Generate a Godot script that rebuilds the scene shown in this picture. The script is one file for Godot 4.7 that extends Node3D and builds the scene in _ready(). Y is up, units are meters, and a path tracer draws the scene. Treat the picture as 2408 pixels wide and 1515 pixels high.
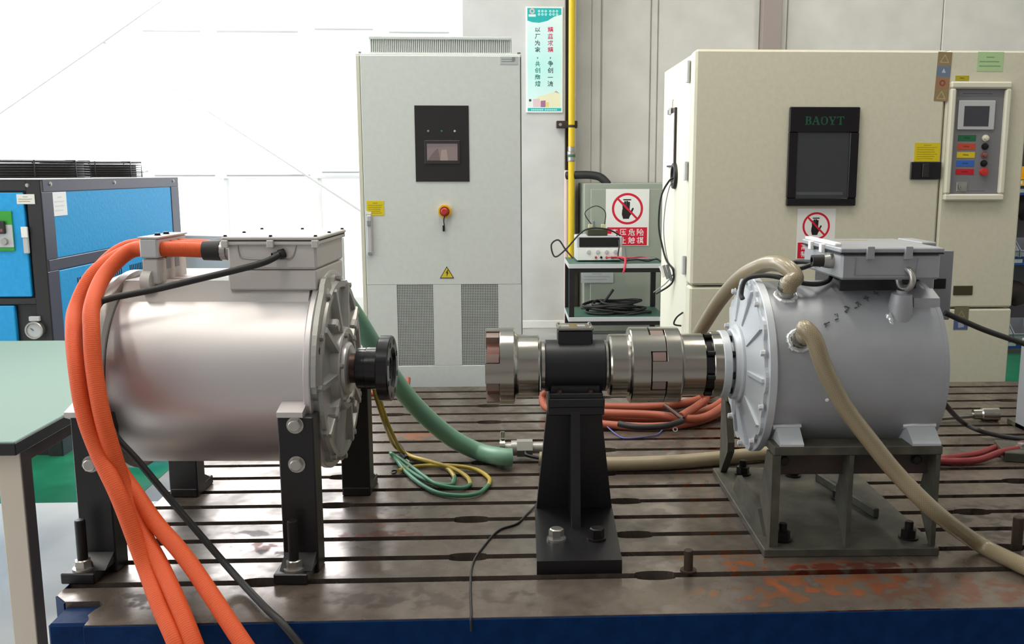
extends Node3D
# A motor test bench in a factory hall. Metres, y up. The room's axes: x along the slotted bed, -z away from the camera.

var used := {}
var shared := {}
var mt := {}


# ---------------------------------------------------------------- mesh building
class M:
	var v := PackedVector3Array()
	var n := PackedVector3Array()
	var uv := PackedVector2Array()

	func tri(a: Vector3, b: Vector3, c: Vector3, na: Vector3, nb: Vector3, nc: Vector3, ua := Vector2.ZERO, ub := Vector2.ZERO, uc := Vector2.ZERO) -> void:
		if (b - a).cross(c - a).dot(na + nb + nc) > 0.0:
			v.append_array([a, c, b])
			n.append_array([na, nc, nb])
			uv.append_array([ua, uc, ub])
		else:
			v.append_array([a, b, c])
			n.append_array([na, nb, nc])
			uv.append_array([ua, ub, uc])

	func flat(a: Vector3, b: Vector3, c: Vector3, out: Vector3) -> void:
		var m := (b - a).cross(c - a)
		if m.length() < 1e-12:
			return
		m = m.normalized()
		if m.dot(out) < 0.0:
			m = -m
		tri(a, b, c, m, m, m)

	func quad(a: Vector3, b: Vector3, c: Vector3, d: Vector3, out: Vector3, u0 := Vector2(0, 1), u1 := Vector2(1, 1), u2 := Vector2(1, 0), u3 := Vector2(0, 0)) -> void:
		var m := (c - a).cross(d - b)
		if m.length() < 1e-12:
			return
		m = m.normalized()
		if m.dot(out) < 0.0:
			m = -m
		tri(a, b, c, m, m, m, u0, u1, u2)
		tri(a, c, d, m, m, m, u0, u2, u3)

	# a box with chamfered edges
	func box(c: Vector3, s: Vector3, e := 0.003, x := Transform3D.IDENTITY) -> M:
		var h := s * 0.5
		e = minf(e, minf(h.x, minf(h.y, h.z)) * 0.6)
		var p := func(i: int, q: Vector3) -> Vector3:
			var k := h - Vector3(e, e, e)
			k[i] = h[i]
			return x * (c + k * q)
		for i in 3:
			var j := (i + 1) % 3
			var k := (i + 2) % 3
			for s1 in [-1, 1]:
				var o := Vector3.ZERO
				o[i] = s1
				var f := []
				for w in [[-1, -1], [1, -1], [1, 1], [-1, 1]]:
					var q := Vector3.ZERO
					q[i] = s1
					q[j] = w[0]
					q[k] = w[1]
					f.append(p.call(i, q))
				quad(f[0], f[1], f[2], f[3], x.basis * o)
				for s2 in [-1, 1]:   # edges between face i (s1) and face j (s2)
					var q0 := Vector3.ZERO
					q0[i] = s1
					q0[j] = s2
					q0[k] = -1
					var q1 := q0
					q1[k] = 1
					quad(p.call(i, q0), p.call(i, q1), p.call(j, q1), p.call(j, q0), x.basis * (q0 + q1))
		for a in [-1, 1]:
			for b in [-1, 1]:
				for d in [-1, 1]:
					var q := Vector3(a, b, d)
					flat(p.call(0, q), p.call(1, q), p.call(2, q), x.basis * q)
		return self

	func span(a: Vector3, b: Vector3, e := 0.003, x := Transform3D.IDENTITY) -> M:
		return box((a + b) * 0.5, (b - a).abs(), e, x)

	# turned about the local x axis; prof is [along, radius, along, radius ...]
	func lathe(prof: Array, x := Transform3D.IDENTITY, seg := 40, a0 := 0.0, a1 := TAU) -> M:
		for i in range(0, prof.size() - 2, 2):
			var h0: float = prof[i]
			var r0: float = prof[i + 1]
			var h1: float = prof[i + 2]
			var r1: float = prof[i + 3]
			var t := Vector2(h1 - h0, r1 - r0)
			if t.length() < 1e-9:
				continue
			var m := Vector2(-t.y, t.x).normalized()
			for k in seg:
				var b0 := lerpf(a0, a1, float(k) / seg)
				var b1 := lerpf(a0, a1, float(k + 1) / seg)
				var d0 := Vector3(0, cos(b0), sin(b0))
				var d1 := Vector3(0, cos(b1), sin(b1))
				var p0 := x * (Vector3(h0, 0, 0) + d0 * r0)
				var p1 := x * (Vector3(h0, 0, 0) + d1 * r0)
				var p2 := x * (Vector3(h1, 0, 0) + d1 * r1)
				var p3 := x * (Vector3(h1, 0, 0) + d0 * r1)
				var n0 := (x.basis * (Vector3(m.x, 0, 0) + d0 * m.y)).normalized()
				var n1 := (x.basis * (Vector3(m.x, 0, 0) + d1 * m.y)).normalized()
				var u0 := float(k) / seg
				var u1 := float(k + 1) / seg
				if r0 > 1e-6:
					tri(p0, p1, p2, n0, n1, n1, Vector2(u0, h0), Vector2(u1, h0), Vector2(u1, h1))
				if r1 > 1e-6:
					tri(p0, p2, p3, n0, n1, n0, Vector2(u0, h0), Vector2(u1, h1), Vector2(u0, h1))
		return self

	# a round bar along a smooth curve through pts
	func tube(pts: Array, r: float, seg := 12, sub := 8, smooth := true, squash := 1.0) -> M:
		var c: Array[Vector3] = []
		if smooth and pts.size() > 2:
			for i in pts.size() - 1:
				var a: Vector3 = pts[maxi(i - 1, 0)]
				var b: Vector3 = pts[i]
				var d: Vector3 = pts[i + 1]
				var e: Vector3 = pts[mini(i + 2, pts.size() - 1)]
				for k in sub:
					c.append(b.cubic_interpolate(d, a, e, float(k) / sub))
			c.append(pts[-1])
		else:
			for q in pts:
				c.append(q)
		var up := Vector3.UP
		var dist := 0.0
		var last := []
		var lastn := []
		var lastd := 0.0
		for i in c.size():
			var t := (c[mini(i + 1, c.size() - 1)] - c[maxi(i - 1, 0)]).normalized()
			if i == 0 and absf(t.dot(up)) > 0.9:
				up = Vector3.RIGHT
			var s := t.cross(up).normalized()
			up = s.cross(t).normalized()
			if i > 0:
				dist += c[i].distance_to(c[i - 1])
			var ring := []
			var rn := []
			for k in seg + 1:
				var g := TAU * k / seg
				var d := s * cos(g) + up * sin(g) * squash
				ring.append(c[i] + d * r)
				rn.append(d.normalized())
			if i > 0:
				var y0 := lastd / (TAU * r)
				var y1 := dist / (TAU * r)
				for k in seg:
					var u0 := float(k) / seg
					var u1 := float(k + 1) / seg
					tri(last[k], last[k + 1], ring[k + 1], lastn[k], lastn[k + 1], rn[k + 1], Vector2(u0, y0), Vector2(u1, y0), Vector2(u1, y1))
					tri(last[k], ring[k + 1], ring[k], lastn[k], rn[k + 1], rn[k], Vector2(u0, y0), Vector2(u1, y1), Vector2(u0, y1))
			if i == 0 or i == c.size() - 1:
				var o := -t if i == 0 else t
				for k in seg:
					flat(c[i], ring[k], ring[k + 1], o)
			last = ring
			lastn = rn
			lastd = dist
		return self

	# a polygon in the local xy plane, extruded from z0 to z1
	func prism(poly: PackedVector2Array, z0: float, z1: float, x := Transform3D.IDENTITY, sides := true) -> M:
		var idx := Geometry2D.triangulate_polygon(poly)
		for z in [[z0, -1.0], [z1, 1.0]]:
			var o := (x.basis * Vector3(0, 0, z[1] * signf(z1 - z0))).normalized()
			for i in range(0, idx.size(), 3):
				var q := []
				for k in 3:
					var w := poly[idx[i + k]]
					q.append(x * Vector3(w.x, w.y, z[0]))
				flat(q[0], q[1], q[2], o)
		if sides:
			var area := 0.0
			for i in poly.size():
				area += poly[i].cross(poly[(i + 1) % poly.size()])
			for i in poly.size():
				var a := poly[i]
				var b := poly[(i + 1) % poly.size()]
				var o2 := Vector2(b.y - a.y, a.x - b.x) * signf(area)
				quad(x * Vector3(a.x, a.y, z0), x * Vector3(b.x, b.y, z0), x * Vector3(b.x, b.y, z1), x * Vector3(a.x, a.y, z1), x.basis * Vector3(o2.x, o2.y, 0))
		return self

	func done() -> ArrayMesh:
		var a := []
		a.resize(Mesh.ARRAY_MAX)
		a[Mesh.ARRAY_VERTEX] = v
		a[Mesh.ARRAY_NORMAL] = n
		a[Mesh.ARRAY_TEX_UV] = uv
		var m := ArrayMesh.new()
		m.add_surface_from_arrays(Mesh.PRIMITIVE_TRIANGLES, a)
		return m


func ax(dir: Vector3, pos := Vector3.ZERO) -> Transform3D:   # local x looks along dir
	var d := dir.normalized()
	var u := Vector3.UP if absf(d.y) < 0.9 else Vector3.BACK
	var z := d.cross(u).normalized()
	return Transform3D(Basis(d, z.cross(d), z), pos)


func az(dir: Vector3, pos := Vector3.ZERO) -> Transform3D:   # local z looks along dir, local y up
	var d := dir.normalized()
	var u := Vector3.UP if absf(d.y) < 0.9 else Vector3.FORWARD
	var x := u.cross(d).normalized()
	return Transform3D(Basis(x, d.cross(x), d), pos)


func C(a: Array) -> Array:   # a flat list of coordinates to points
	var r := []
	for i in range(0, a.size(), 3):
		r.append(Vector3(a[i], a[i + 1], a[i + 2]))
	return r


func poly(a: Array) -> PackedVector2Array:
	var r := PackedVector2Array()
	for i in range(0, a.size(), 2):
		r.append(Vector2(a[i], a[i + 1]))
	return r


func ngon(k: int, r: float, turn := 0.0) -> PackedVector2Array:
	var q := PackedVector2Array()
	for i in k:
		q.append(Vector2.from_angle(TAU * i / k + turn) * r)
	return q


# ---------------------------------------------------------------- naming
func numbered(called: String) -> String:
	var k: int = used.get(called, 0)
	used[called] = k + 1
	return called if k == 0 else "%s_%03d" % [called, k]


func tag(o: Node3D, label: String, category: String, group := "") -> void:
	o.set_meta("label", label)
	o.set_meta("category", category)
	if group:
		o.set_meta("group", group)


func thing(called: String, label: String, category: String, at := Vector3.ZERO, turn := 0.0, group := "") -> Node3D:
	var o := Node3D.new()
	o.name = numbered(called)
	add_child(o)
	o.position = at
	o.rotation_degrees.y = turn
	tag(o, label, category, group)
	return o


func part(called: String, m: M, material: Material, parent: Node3D, label := "") -> MeshInstance3D:
	return inst(called, m.done(), material, parent, label)


func inst(called: String, mesh: Mesh, material: Material, parent: Node3D, label := "") -> MeshInstance3D:
	var o := MeshInstance3D.new()
	o.name = called
	o.mesh = mesh
	o.material_override = material
	parent.add_child(o, true)
	if label:
		o.set_meta("label", label)
	return o


func solo(called: String, m: M, material: Material, label: String, category: String, group := "") -> MeshInstance3D:
	var o := MeshInstance3D.new()
	o.name = numbered(called)
	o.mesh = m.done()
	o.material_override = material
	add_child(o)
	tag(o, label, category, group)
	return o


func struct(called: String, m: M, material: Material, label := "", category := "") -> MeshInstance3D:
	var o := solo(called, m, material, label, category)
	if not label:
		o.remove_meta("label")
		o.remove_meta("category")
	o.set_meta("kind", "structure")
	return o


# a hexagon head on a washer; shares one mesh per size
func bolt(parent: Node3D, at: Vector3, dir: Vector3, r := 0.012, h := 0.01, material: Material = null, called := "bolt", stud := 0.0) -> MeshInstance3D:
	var key := "b%.4f_%.4f_%.4f" % [r, h, stud]
	if not shared.has(key):
		var m := M.new()
		m.lathe([0, 0, 0, r * 1.25, h * 0.2, r * 1.25, h * 0.2, r * 0.8], Transform3D.IDENTITY, 20)
		m.prism(ngon(6, r), h * 0.2, h, az(Vector3.RIGHT))
		m.lathe([h, r * 0.86, h * 1.08, r * 0.72, h * 1.08, 0], Transform3D.IDENTITY, 18)
		if stud > 0.0:
			m.lathe([h, r * 0.55, h + stud, r * 0.55, h + stud + r * 0.1, r * 0.45, h + stud + r * 0.1, 0], Transform3D.IDENTITY, 16)
		shared[key] = m.done()
	var o := inst(called, shared[key], material if material else mt.bolt, parent)
	o.transform = ax(dir, at)
	return o


# a printed sheet: a thin slab with the print on its front (+z) face
func sheet(w: float, h: float, t := 0.0015) -> M:
	var m := M.new()
	m.quad(Vector3(-w / 2, -h / 2, t), Vector3(w / 2, -h / 2, t), Vector3(w / 2, h / 2, t), Vector3(-w / 2, h / 2, t), Vector3.BACK)
	var e := Vector2(0.01, 0.01)
	for s in [-1, 1]:
		m.quad(Vector3(s * w / 2, -h / 2, 0), Vector3(s * w / 2, h / 2, 0), Vector3(s * w / 2, h / 2, t), Vector3(s * w / 2, -h / 2, t), Vector3(s, 0, 0), e, e, e, e)
		m.quad(Vector3(-w / 2, s * h / 2, 0), Vector3(w / 2, s * h / 2, 0), Vector3(w / 2, s * h / 2, t), Vector3(-w / 2, s * h / 2, t), Vector3(0, s, 0), e, e, e, e)
	m.quad(Vector3(-w / 2, -h / 2, 0), Vector3(w / 2, -h / 2, 0), Vector3(w / 2, h / 2, 0), Vector3(-w / 2, h / 2, 0), Vector3.FORWARD, e, e, e, e)
	return m


# ---------------------------------------------------------------- materials and prints
func mat(c: Color, rough := 0.5, metal := 0.0, bump := 0.0, scale := 8.0) -> StandardMaterial3D:
	var m := StandardMaterial3D.new()
	m.albedo_color = c
	m.roughness = rough
	m.metallic = metal
	if bump > 0.0:
		m.normal_enabled = true
		m.normal_texture = mt.grain
		m.normal_scale = bump
		m.uv1_triplanar = true
		m.uv1_scale = Vector3.ONE * scale
	return m


# a material whose colour wanders a little between two tones
func mottled(a: Color, b: Color, rough: float, metal: float, scale: float, freq := 0.02, bump := 0.0) -> StandardMaterial3D:
	var m := mat(Color.WHITE, rough, metal, bump, scale)
	var t := NoiseTexture2D.new()
	t.width = 256
	t.height = 256
	t.seamless = true
	t.noise = FastNoiseLite.new()
	t.noise.seed = 11
	t.noise.frequency = freq
	t.noise.fractal_octaves = 5
	t.color_ramp = Gradient.new()
	t.color_ramp.set_color(0, a)
	t.color_ramp.set_color(1, b)
	m.albedo_texture = t
	m.uv1_triplanar = true
	m.uv1_scale = Vector3.ONE * scale
	return m


func glow(c: Color, e: float) -> StandardMaterial3D:
	var m := mat(Color(0.85, 0.85, 0.85), 0.4)
	m.emission_enabled = true
	m.emission = c
	m.emission_energy_multiplier = e
	return m


func printed(im: Image, rough := 0.45) -> StandardMaterial3D:
	var m := mat(Color.WHITE, rough)
	m.albedo_texture = ImageTexture.create_from_image(im)
	m.texture_repeat = false
	return m


func canvas(w: int, h: int, c: Color) -> Image:
	var im := Image.create(w, h, false, Image.FORMAT_RGB8)
	im.fill(c)
	return im


func stroke(im: Image, a: Vector2, b: Vector2, w: float, c: Color) -> void:
	var r := w * 0.5
	for y in range(maxi(0, int(minf(a.y, b.y) - r - 1)), mini(im.get_height(), int(maxf(a.y, b.y) + r + 2))):
		for x in range(maxi(0, int(minf(a.x, b.x) - r - 1)), mini(im.get_width(), int(maxf(a.x, b.x) + r + 2))):
			var p := Vector2(x + 0.5, y + 0.5)
			var d := p.distance_to(Geometry2D.get_closest_point_to_segment(p, a, b))
			if d < r + 0.5:
				im.set_pixel(x, y, im.get_pixel(x, y).lerp(c, clampf(r + 0.5 - d, 0, 1)))


func ring(im: Image, o: Vector2, r: float, w: float, c: Color) -> void:
	for k in 72:
		stroke(im, o + Vector2.from_angle(TAU * k / 72) * r, o + Vector2.from_angle(TAU * (k + 1) / 72) * r, w, c)


func fill(im: Image, pts: Array, c: Color) -> void:
	var q := poly(pts)
	var lo := q[0]
	var hi := q[0]
	for p in q:
		lo = lo.min(p)
		hi = hi.max(p)
	for y in range(maxi(0, int(lo.y)), mini(im.get_height(), int(hi.y) + 1)):
		for x in range(maxi(0, int(lo.x)), mini(im.get_width(), int(hi.x) + 1)):
			if Geometry2D.is_point_in_polygon(Vector2(x + 0.5, y + 0.5), q):
				im.set_pixel(x, y, c)


const GLYPH := {
	"一": "0595", "厂": "1191 212509", "以": "121846 3244 817549 6698", "为": "1123 504409 03838968 5567",
	"家": "4051 03021292 2484 5417 455749 5616 5718 8566 6699", "共": "1383 0696 3036 6066 3719 6789",
	"创": "3004 3053 14444636 14185857 7176 909989", "辉": "2024 0113 4133 0444 140609 343848 505292 5393 7355 5595 4797 7479",
	"煌": "0214 3233 202509 2538 6051 5191945451 5292 4696 5888 4999 7679", "争": "3012 306052 22828626 0494 525949",
	"流": "0011 0314 0926 6061 3292 524484 7395 454639 6569 858999", "精": "0113 4133 0444 2029 2508 2547 5191 5292 4494 7074 595595999 5696 5797",
	"益": "3041 7061 0292 3315 6385 16868986 1619 3639 6669 0999", "求": "0292 7081 505949 1435 3608 8365 5599", "，": "475749",
	"高": "5051 0191 3262643432 1915858979 3666683836", "压": "1090 101509 3484 5258 2898 7687", "危": "3013 306052 1393 232609 45858777 45499998",
	"险": "0009 0020133516 6034 6094 5484 4557 6567 9588 4999", "禁": "0141 2024 2204 2244 5191 7074 7254 7294 2575 0696 565949 3719 6789",
	"止": "5059 5484 2329 0999", "触": "2002 113132 131709 13434948 1545 1747 5292955552 7079 5998", "摸": "0232 202918 0635 4191 5052 8082 5383865653 5484 4797 6649 7799",
}


func glyph(im: Image, ch: String, x: float, y: float, w: float, h: float, t: float, c: Color) -> void:
	for s in GLYPH[ch].split(" "):
		var last := Vector2.INF
		for i in range(0, s.length() - 1, 2):
			var p := Vector2(x + w * int(s[i]) / 9.0, y + h * int(s[i + 1]) / 9.0)
			if last != Vector2.INF:
				stroke(im, last, p, t, c)
			last = p


func hand_sign() -> Image:
	var im := canvas(400, 520, Color(0.93, 0.93, 0.92))
	var red := Color(0.83, 0.07, 0.2)
	var k := Color(0.1, 0.07, 0.08)
	stroke(im, Vector2(165, 98), Vector2(228, 98), 11, k)
	for f in [[160, 130, 165, 200], [178, 118, 180, 200], [197, 116, 196, 200], [214, 124, 211, 200], [249, 180, 225, 230]]:
		stroke(im, Vector2(f[0], f[1]), Vector2(f[2], f[3]), 17, k)
	fill(im, [152, 185, 222, 185, 238, 215, 222, 250, 214, 272, 160, 272, 148, 230], k)
	ring(im, Vector2(200, 180), 133, 21, red)
	stroke(im, Vector2(108, 87), Vector2(292, 273), 19, red)
	im.fill_rect(Rect2i(14, 350, 370, 166), red)
	var t := ["高压危险", "禁止触摸"]
	for r in 2:
		for i in 4:
			glyph(im, t[r][i], 52 + i * 80, 368 + r * 74, 56, 54, 7, Color(0.93, 0.9, 0.9))
	return im


func poster() -> Image:
	var im := canvas(256, 724, Color(0.84, 0.98, 0.98))
	for y in 724:   # the print's own pale wash
		var k := clampf(1.0 - absf(y - 400.0) / 330.0, 0, 1)
		im.fill_rect(Rect2i(0, y, 256, 1), Color(0.9, 0.98, 0.99).lerp(Color(0.76, 0.97, 0.96), k))
	var teal := Color(0.1, 0.72, 0.72)
	fill(im, [0, 0, 256, 0, 256, 48, 200, 62, 150, 92, 90, 106, 40, 102, 0, 88], teal)
	ring(im, Vector2(40, 26), 14, 8, Color(0.95, 0.75, 0.75))
	fill(im, [14, 48, 66, 48, 66, 64, 14, 64], Color(0.9, 0.97, 0.97))
	for r in 2:
		for i in 6:
			var x := 82 + i * 24 + (8 if i > 2 else 0)
			ring(im, Vector2(x + 8, 26 + r * 22), 6, 4, Color(0.85, 1, 1))
	var l1 := "精益求精，争创一流"
	var l2 := "以厂为家，共创辉煌"
	for i in 9:
		var y := 134 + i * 46 + (6 if i > 4 else 0)
		glyph(im, l1[i], 154, y, 34, 34, 4.2, Color(0.8, 0.2, 0.36) if i < 4 else Color(0.16, 0.22, 0.24))
		glyph(im, l2[i], 62, y, 34, 34, 4.2, Color(0.2, 0.28, 0.3) if i < 5 else Color(0.16, 0.5, 0.42))
	fill(im, [70, 620, 210, 580, 245, 596, 245, 690, 90, 690], Color(0.93, 0.93, 0.8))
	fill(im, [198, 584, 214, 574, 238, 594], Color(0.7, 0.72, 0.66))
	fill(im, [44, 634, 94, 630, 98, 690, 46, 690], Color(0.9, 0.8, 0.83))
	fill(im, [100, 646, 136, 642, 136, 690, 100, 690], Color(0.66, 0.46, 0.6))
	fill(im, [138, 658, 160, 654, 160, 690, 138, 690], Color(0.95, 0.85, 0.5))
	ring(im, Vector2(24, 642), 5, 8, Color(0.3, 0.26, 0.28))
	fill(im, [14, 652, 34, 652, 38, 690, 10, 690], Color(0.93, 0.93, 0.93))
	im.fill_rect(Rect2i(0, 696, 256, 24), teal)
	for i in 14:
		ring(im, Vector2(36 + i * 13 + (8 if i > 6 else 0), 708), 3.4, 2.6, Color(0.85, 1, 1))
	for e in [[0, 0, 6, 724], [250, 0, 6, 724], [0, 718, 256, 6], [0, 0, 256, 5]]:
		im.fill_rect(Rect2i(e[0], e[1], e[2], e[3]), Color(0.93, 0.98, 0.98))
	return im


# lines of small print that the photograph does not let anyone read
func small_print(w: int, h: int, paper: Color, ink: Color, rows: int, head := true) -> Image:
	var im := canvas(w, h, paper)
	var g := RandomNumberGenerator.new()
	g.seed = w * 7 + rows
	for r in rows:
		var y := h * (r + 1.2) / (rows + 1.4)
		var x := w * 0.1 if r > 0 or not head else w * 0.36
		var end := w * g.randf_range(0.7, 0.9) if r > 0 or not head else w * 0.64
		while x < end:
			var d := g.randf_range(2.0, 5.0)
			stroke(im, Vector2(x, y), Vector2(minf(x + d, end), y + g.randf_range(-1, 1)), h * 0.2 / rows, ink)
			x += d + g.randf_range(2.0, 4.0)
	return im


const LAMP_ENERGY := 16.0
const SIDE_ENERGY := 26.0
const BACK_ENERGY := 22.0
const EXPOSURE := 1.0


func _ready() -> void:
	# camera: 1.5 m above the floor, looking slightly down; the frame is cut off-centre from the lens's own picture
	var cam := Camera3D.new()
	cam.name = "camera"
	var near := 0.05
	cam.set_frustum(1515.0 / 2200.0 * near, Vector2(-90.0 / 2200.0 * near, 0), near, 60.0)
	cam.position = Vector3(0, 1.5, 0)
	cam.rotation_degrees = Vector3(-9.09, -2.42, 0)
	cam.current = true
	add_child(cam)
	var we := WorldEnvironment.new()
	we.name = "environment"
	var env := Environment.new()
	env.background_mode = Environment.BG_COLOR
	env.background_color = Color(0.8, 0.87, 0.95)
	env.tonemap_mode = Environment.TONE_MAPPER_LINEAR
	env.tonemap_exposure = EXPOSURE
	env.sdfgi_enabled = true
	env.ssao_enabled = true
	env.ssil_enabled = true
	we.environment = env
	add_child(we)
	materials()
	mt.lampglow = glow(Color(1.0, 0.97, 0.92), 2.0)
	mt.addedpane = glow(Color(0.96, 0.98, 1.0), 2.6)  # for panes added above the blinds and on the left wall
	mt.blind = glow(Color(1.0, 1.0, 1.0), 1.7)  # emission stands in for daylight coming through the cloth
	mt.glowwall = glow(Color(0.93, 0.985, 0.995), 0.92)  # puts a glow on the wall below the blinds
	mt.post = mat(Color(0.66, 0.61, 0.59), 0.6)
	lights()
	setting()
	bed()
	left_motor()
	legs()
	couplings()
	right_motor()
	control_cabinet()
	chamber()
	chiller()
	green_table()
	column_things()
	shelving()
	cables()


func materials() -> void:
	var g := NoiseTexture2D.new()
	g.width = 256
	g.height = 256
	g.seamless = true
	g.as_normal_map = true
	g.bump_strength = 2.0
	g.noise = FastNoiseLite.new()
	g.noise.seed = 3
	g.noise.frequency = 0.06
	mt.grain = g
	var rib := Image.create(64, 64, false, Image.FORMAT_RGB8)
	var braid := Image.create(64, 64, false, Image.FORMAT_RGB8)
	for y in 64:
		for x in 64:
			var a := 0.5 + 0.5 * sin(TAU * y / 16.0) * (0.85 + 0.15 * sin(TAU * x / 8.0))
			rib.set_pixel(x, y, Color(a, a, a))
			var b := maxf(absf(sin(PI * (x + y) / 16.0)), absf(sin(PI * (x - y) / 16.0)))
			braid.set_pixel(x, y, Color(b, b, b))
	rib.bump_map_to_normal_map(1.5)
	mt.silver = mat(Color(0.8, 0.785, 0.785), 0.44, 0.88, 0.06, 9.0)
	mt.silver2 = mottled(Color(0.6, 0.61, 0.63), Color(0.66, 0.67, 0.69), 0.45, 0.35, 1.2, 0.012, 0.1)
	mt.cast = mat(Color(0.64, 0.635, 0.62), 0.42, 0.5, 0.25, 10.0)
	mt.box = mat(Color(0.77, 0.755, 0.74), 0.6, 0.1, 0.12, 10.0)
	mt.bell = mat(Color(0.74, 0.76, 0.78), 0.45, 0.3, 0.1, 8.0)
	mt.weld = mat(Color(0.85, 0.86, 0.87), 0.3, 0.6, 0.6, 14.0)
	mt.black = mat(Color(0.065, 0.06, 0.075), 0.38, 0.0, 0.1, 10.0)
	mt.gloss = mat(Color(0.06, 0.055, 0.075), 0.2, 0.0, 0.05, 4.0)
	mt.rubber = mat(Color(0.12, 0.12, 0.12), 0.55)
	mt.sensor = mat(Color(0.075, 0.085, 0.105), 0.42, 0.1, 0.1, 20.0)
	mt.steel = mat(Color(0.66, 0.645, 0.61), 0.18, 1.0, 0.04, 14.0)
	mt.bolt = mat(Color(0.7, 0.69, 0.67), 0.3, 0.85)
	mt.darkbolt = mat(Color(0.13, 0.12, 0.12), 0.4, 0.5)
	mt.rustbolt = mat(Color(0.3, 0.25, 0.22), 0.5, 0.6, 0.4, 20.0)
	mt.spider = mat(Color(0.5, 0.33, 0.3), 0.42)
	mt.pad = mat(Color(0.52, 0.44, 0.41), 0.4)
	mt.shaft = mottled(Color(0.2, 0.13, 0.11), Color(0.42, 0.36, 0.33), 0.35, 0.8, 6.0)
	mt.frame = mottled(Color(0.22, 0.215, 0.185), Color(0.34, 0.335, 0.29), 0.55, 0.1, 2.0, 0.02, 0.2)
	mt.frameweb = mottled(Color(0.2, 0.16, 0.15), Color(0.26, 0.22, 0.2), 0.6, 0.1, 2.0)
	mt.orange = mat(Color(0.82, 0.315, 0.11), 0.65)
	mt.orange.normal_enabled = true
	mt.orange.normal_texture = ImageTexture.create_from_image(rib)
	mt.orange.normal_scale = 0.5
	mt.orange.uv1_scale = Vector3(4, 6, 1)
	mt.orange2 = mat(Color(0.64, 0.33, 0.24), 0.5)
	mt.hose = mat(Color.WHITE, 0.28)
	var bi := Image.create(64, 64, false, Image.FORMAT_RGB8)
	for y in 64:
		for x in 64:
			bi.set_pixel(x, y, Color(0.42, 0.37, 0.28).lerp(Color(0.57, 0.52, 0.41), braid.get_pixel(x, y).r))
	mt.hose.albedo_texture = ImageTexture.create_from_image(bi)
	mt.hose.uv1_scale = Vector3(5, 5, 1)
	mt.hose.clearcoat_enabled = true
	mt.hose.clearcoat = 0.5
	mt.hose2 = mat(Color(0.58, 0.53, 0.43), 0.4)
	mt.green = mat(Color(0.4, 0.57, 0.48), 0.42)
	mt.yellow = mat(Color(0.66, 0.57, 0.2), 0.45)
	mt.greenwire = mat(Color(0.22, 0.45, 0.33), 0.45)
	mt.redwire = mat(Color(0.5, 0.16, 0.17), 0.45)
	mt.pinkwire = mat(Color(0.8, 0.2, 0.3), 0.45)
	mt.bluewire = mat(Color(0.35, 0.4, 0.68), 0.5)
	mt.rod = mat(Color(0.84, 0.84, 0.84), 0.5)
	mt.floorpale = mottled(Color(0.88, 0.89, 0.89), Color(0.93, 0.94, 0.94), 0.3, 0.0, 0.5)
	mt.white = mat(Color(0.93, 0.93, 0.92), 0.5)
	mt.wall = mottled(Color(0.83, 0.825, 0.8), Color(0.9, 0.895, 0.87), 0.55, 0.0, 0.35)
	mt.dimwall = mat(Color(0.66, 0.63, 0.63), 0.6)
	mt.column = mottled(Color(0.78, 0.785, 0.78), Color(0.84, 0.85, 0.845), 0.5, 0.0, 0.4)
	mt.ceil = mat(Color(0.85, 0.86, 0.86), 0.8)
	mt.winframe = mat(Color(0.95, 0.95, 0.95), 0.4)
	mt.cabinet = mottled(Color(0.82, 0.85, 0.835), Color(0.845, 0.87, 0.855), 0.5, 0.0, 2.0, 0.05, 0.1)
	mt.chamber = mottled(Color(0.81, 0.80, 0.715), Color(0.835, 0.825, 0.745), 0.5, 0.0, 2.0, 0.05, 0.1)
	mt.chamberlight = mat(Color(0.86, 0.855, 0.78), 0.5)
	mt.grey = mat(Color(0.55, 0.56, 0.58), 0.5, 0.1)
	mt.lightgrey = mat(Color(0.75, 0.76, 0.77), 0.5, 0.1)
	mt.dark = mat(Color(0.14, 0.135, 0.14), 0.4)
	mt.void = mat(Color(0.04, 0.04, 0.045), 0.8)
	mt.brown = mat(Color(0.2, 0.15, 0.14), 0.7)
	mt.pipe = mat(Color(0.87, 0.75, 0.14), 0.4)
	mt.pinkpipe = mat(Color(0.86, 0.78, 0.77), 0.5)
	mt.bluepanel = mottled(Color(0.07, 0.6, 0.86), Color(0.1, 0.64, 0.9), 0.55, 0.0, 2.0, 0.05, 0.2)
	mt.bluebed = mottled(Color(0.01, 0.13, 0.29), Color(0.02, 0.18, 0.36), 0.5, 0.0, 2.0, 0.03, 0.2)
	mt.bluebed.metallic_specular = 0.2
	mt.bluebeam = mat(Color(0.12, 0.3, 0.66), 0.45)
	mt.tabletop = mat(Color(0.43, 0.53, 0.49), 0.75, 0.0, 0.05, 10.0)
	mt.cream = mat(Color(0.77, 0.73, 0.67), 0.5)
	mt.floor = mottled(Color(0.55, 0.55, 0.55), Color(0.63, 0.63, 0.63), 0.25, 0.0, 0.5)
	mt.greenfloor = mottled(Color(0.07, 0.42, 0.29), Color(0.13, 0.5, 0.36), 0.3, 0.0, 0.7)
	mt.redknob = mat(Color(0.75, 0.2, 0.18), 0.4)
	mt.ybox = mat(Color(0.95, 0.72, 0.05), 0.45)
	mt.violet = mat(Color(0.3, 0.32, 0.85), 0.45)
	mt.bin = mat(Color(0.55, 0.57, 0.6), 0.5)
	var pane := mat(Color(0.3, 0.33, 0.34, 0.3), 0.12)
	pane.transparency = BaseMaterial3D.TRANSPARENCY_ALPHA
	mt.glass = pane


func lights() -> void:
	# added glowing panes act as daylight; unseen high-bay lamps are placed to brighten
	for l in LAMPS:
		lamp(l[0], l[1], l[2])


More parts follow.
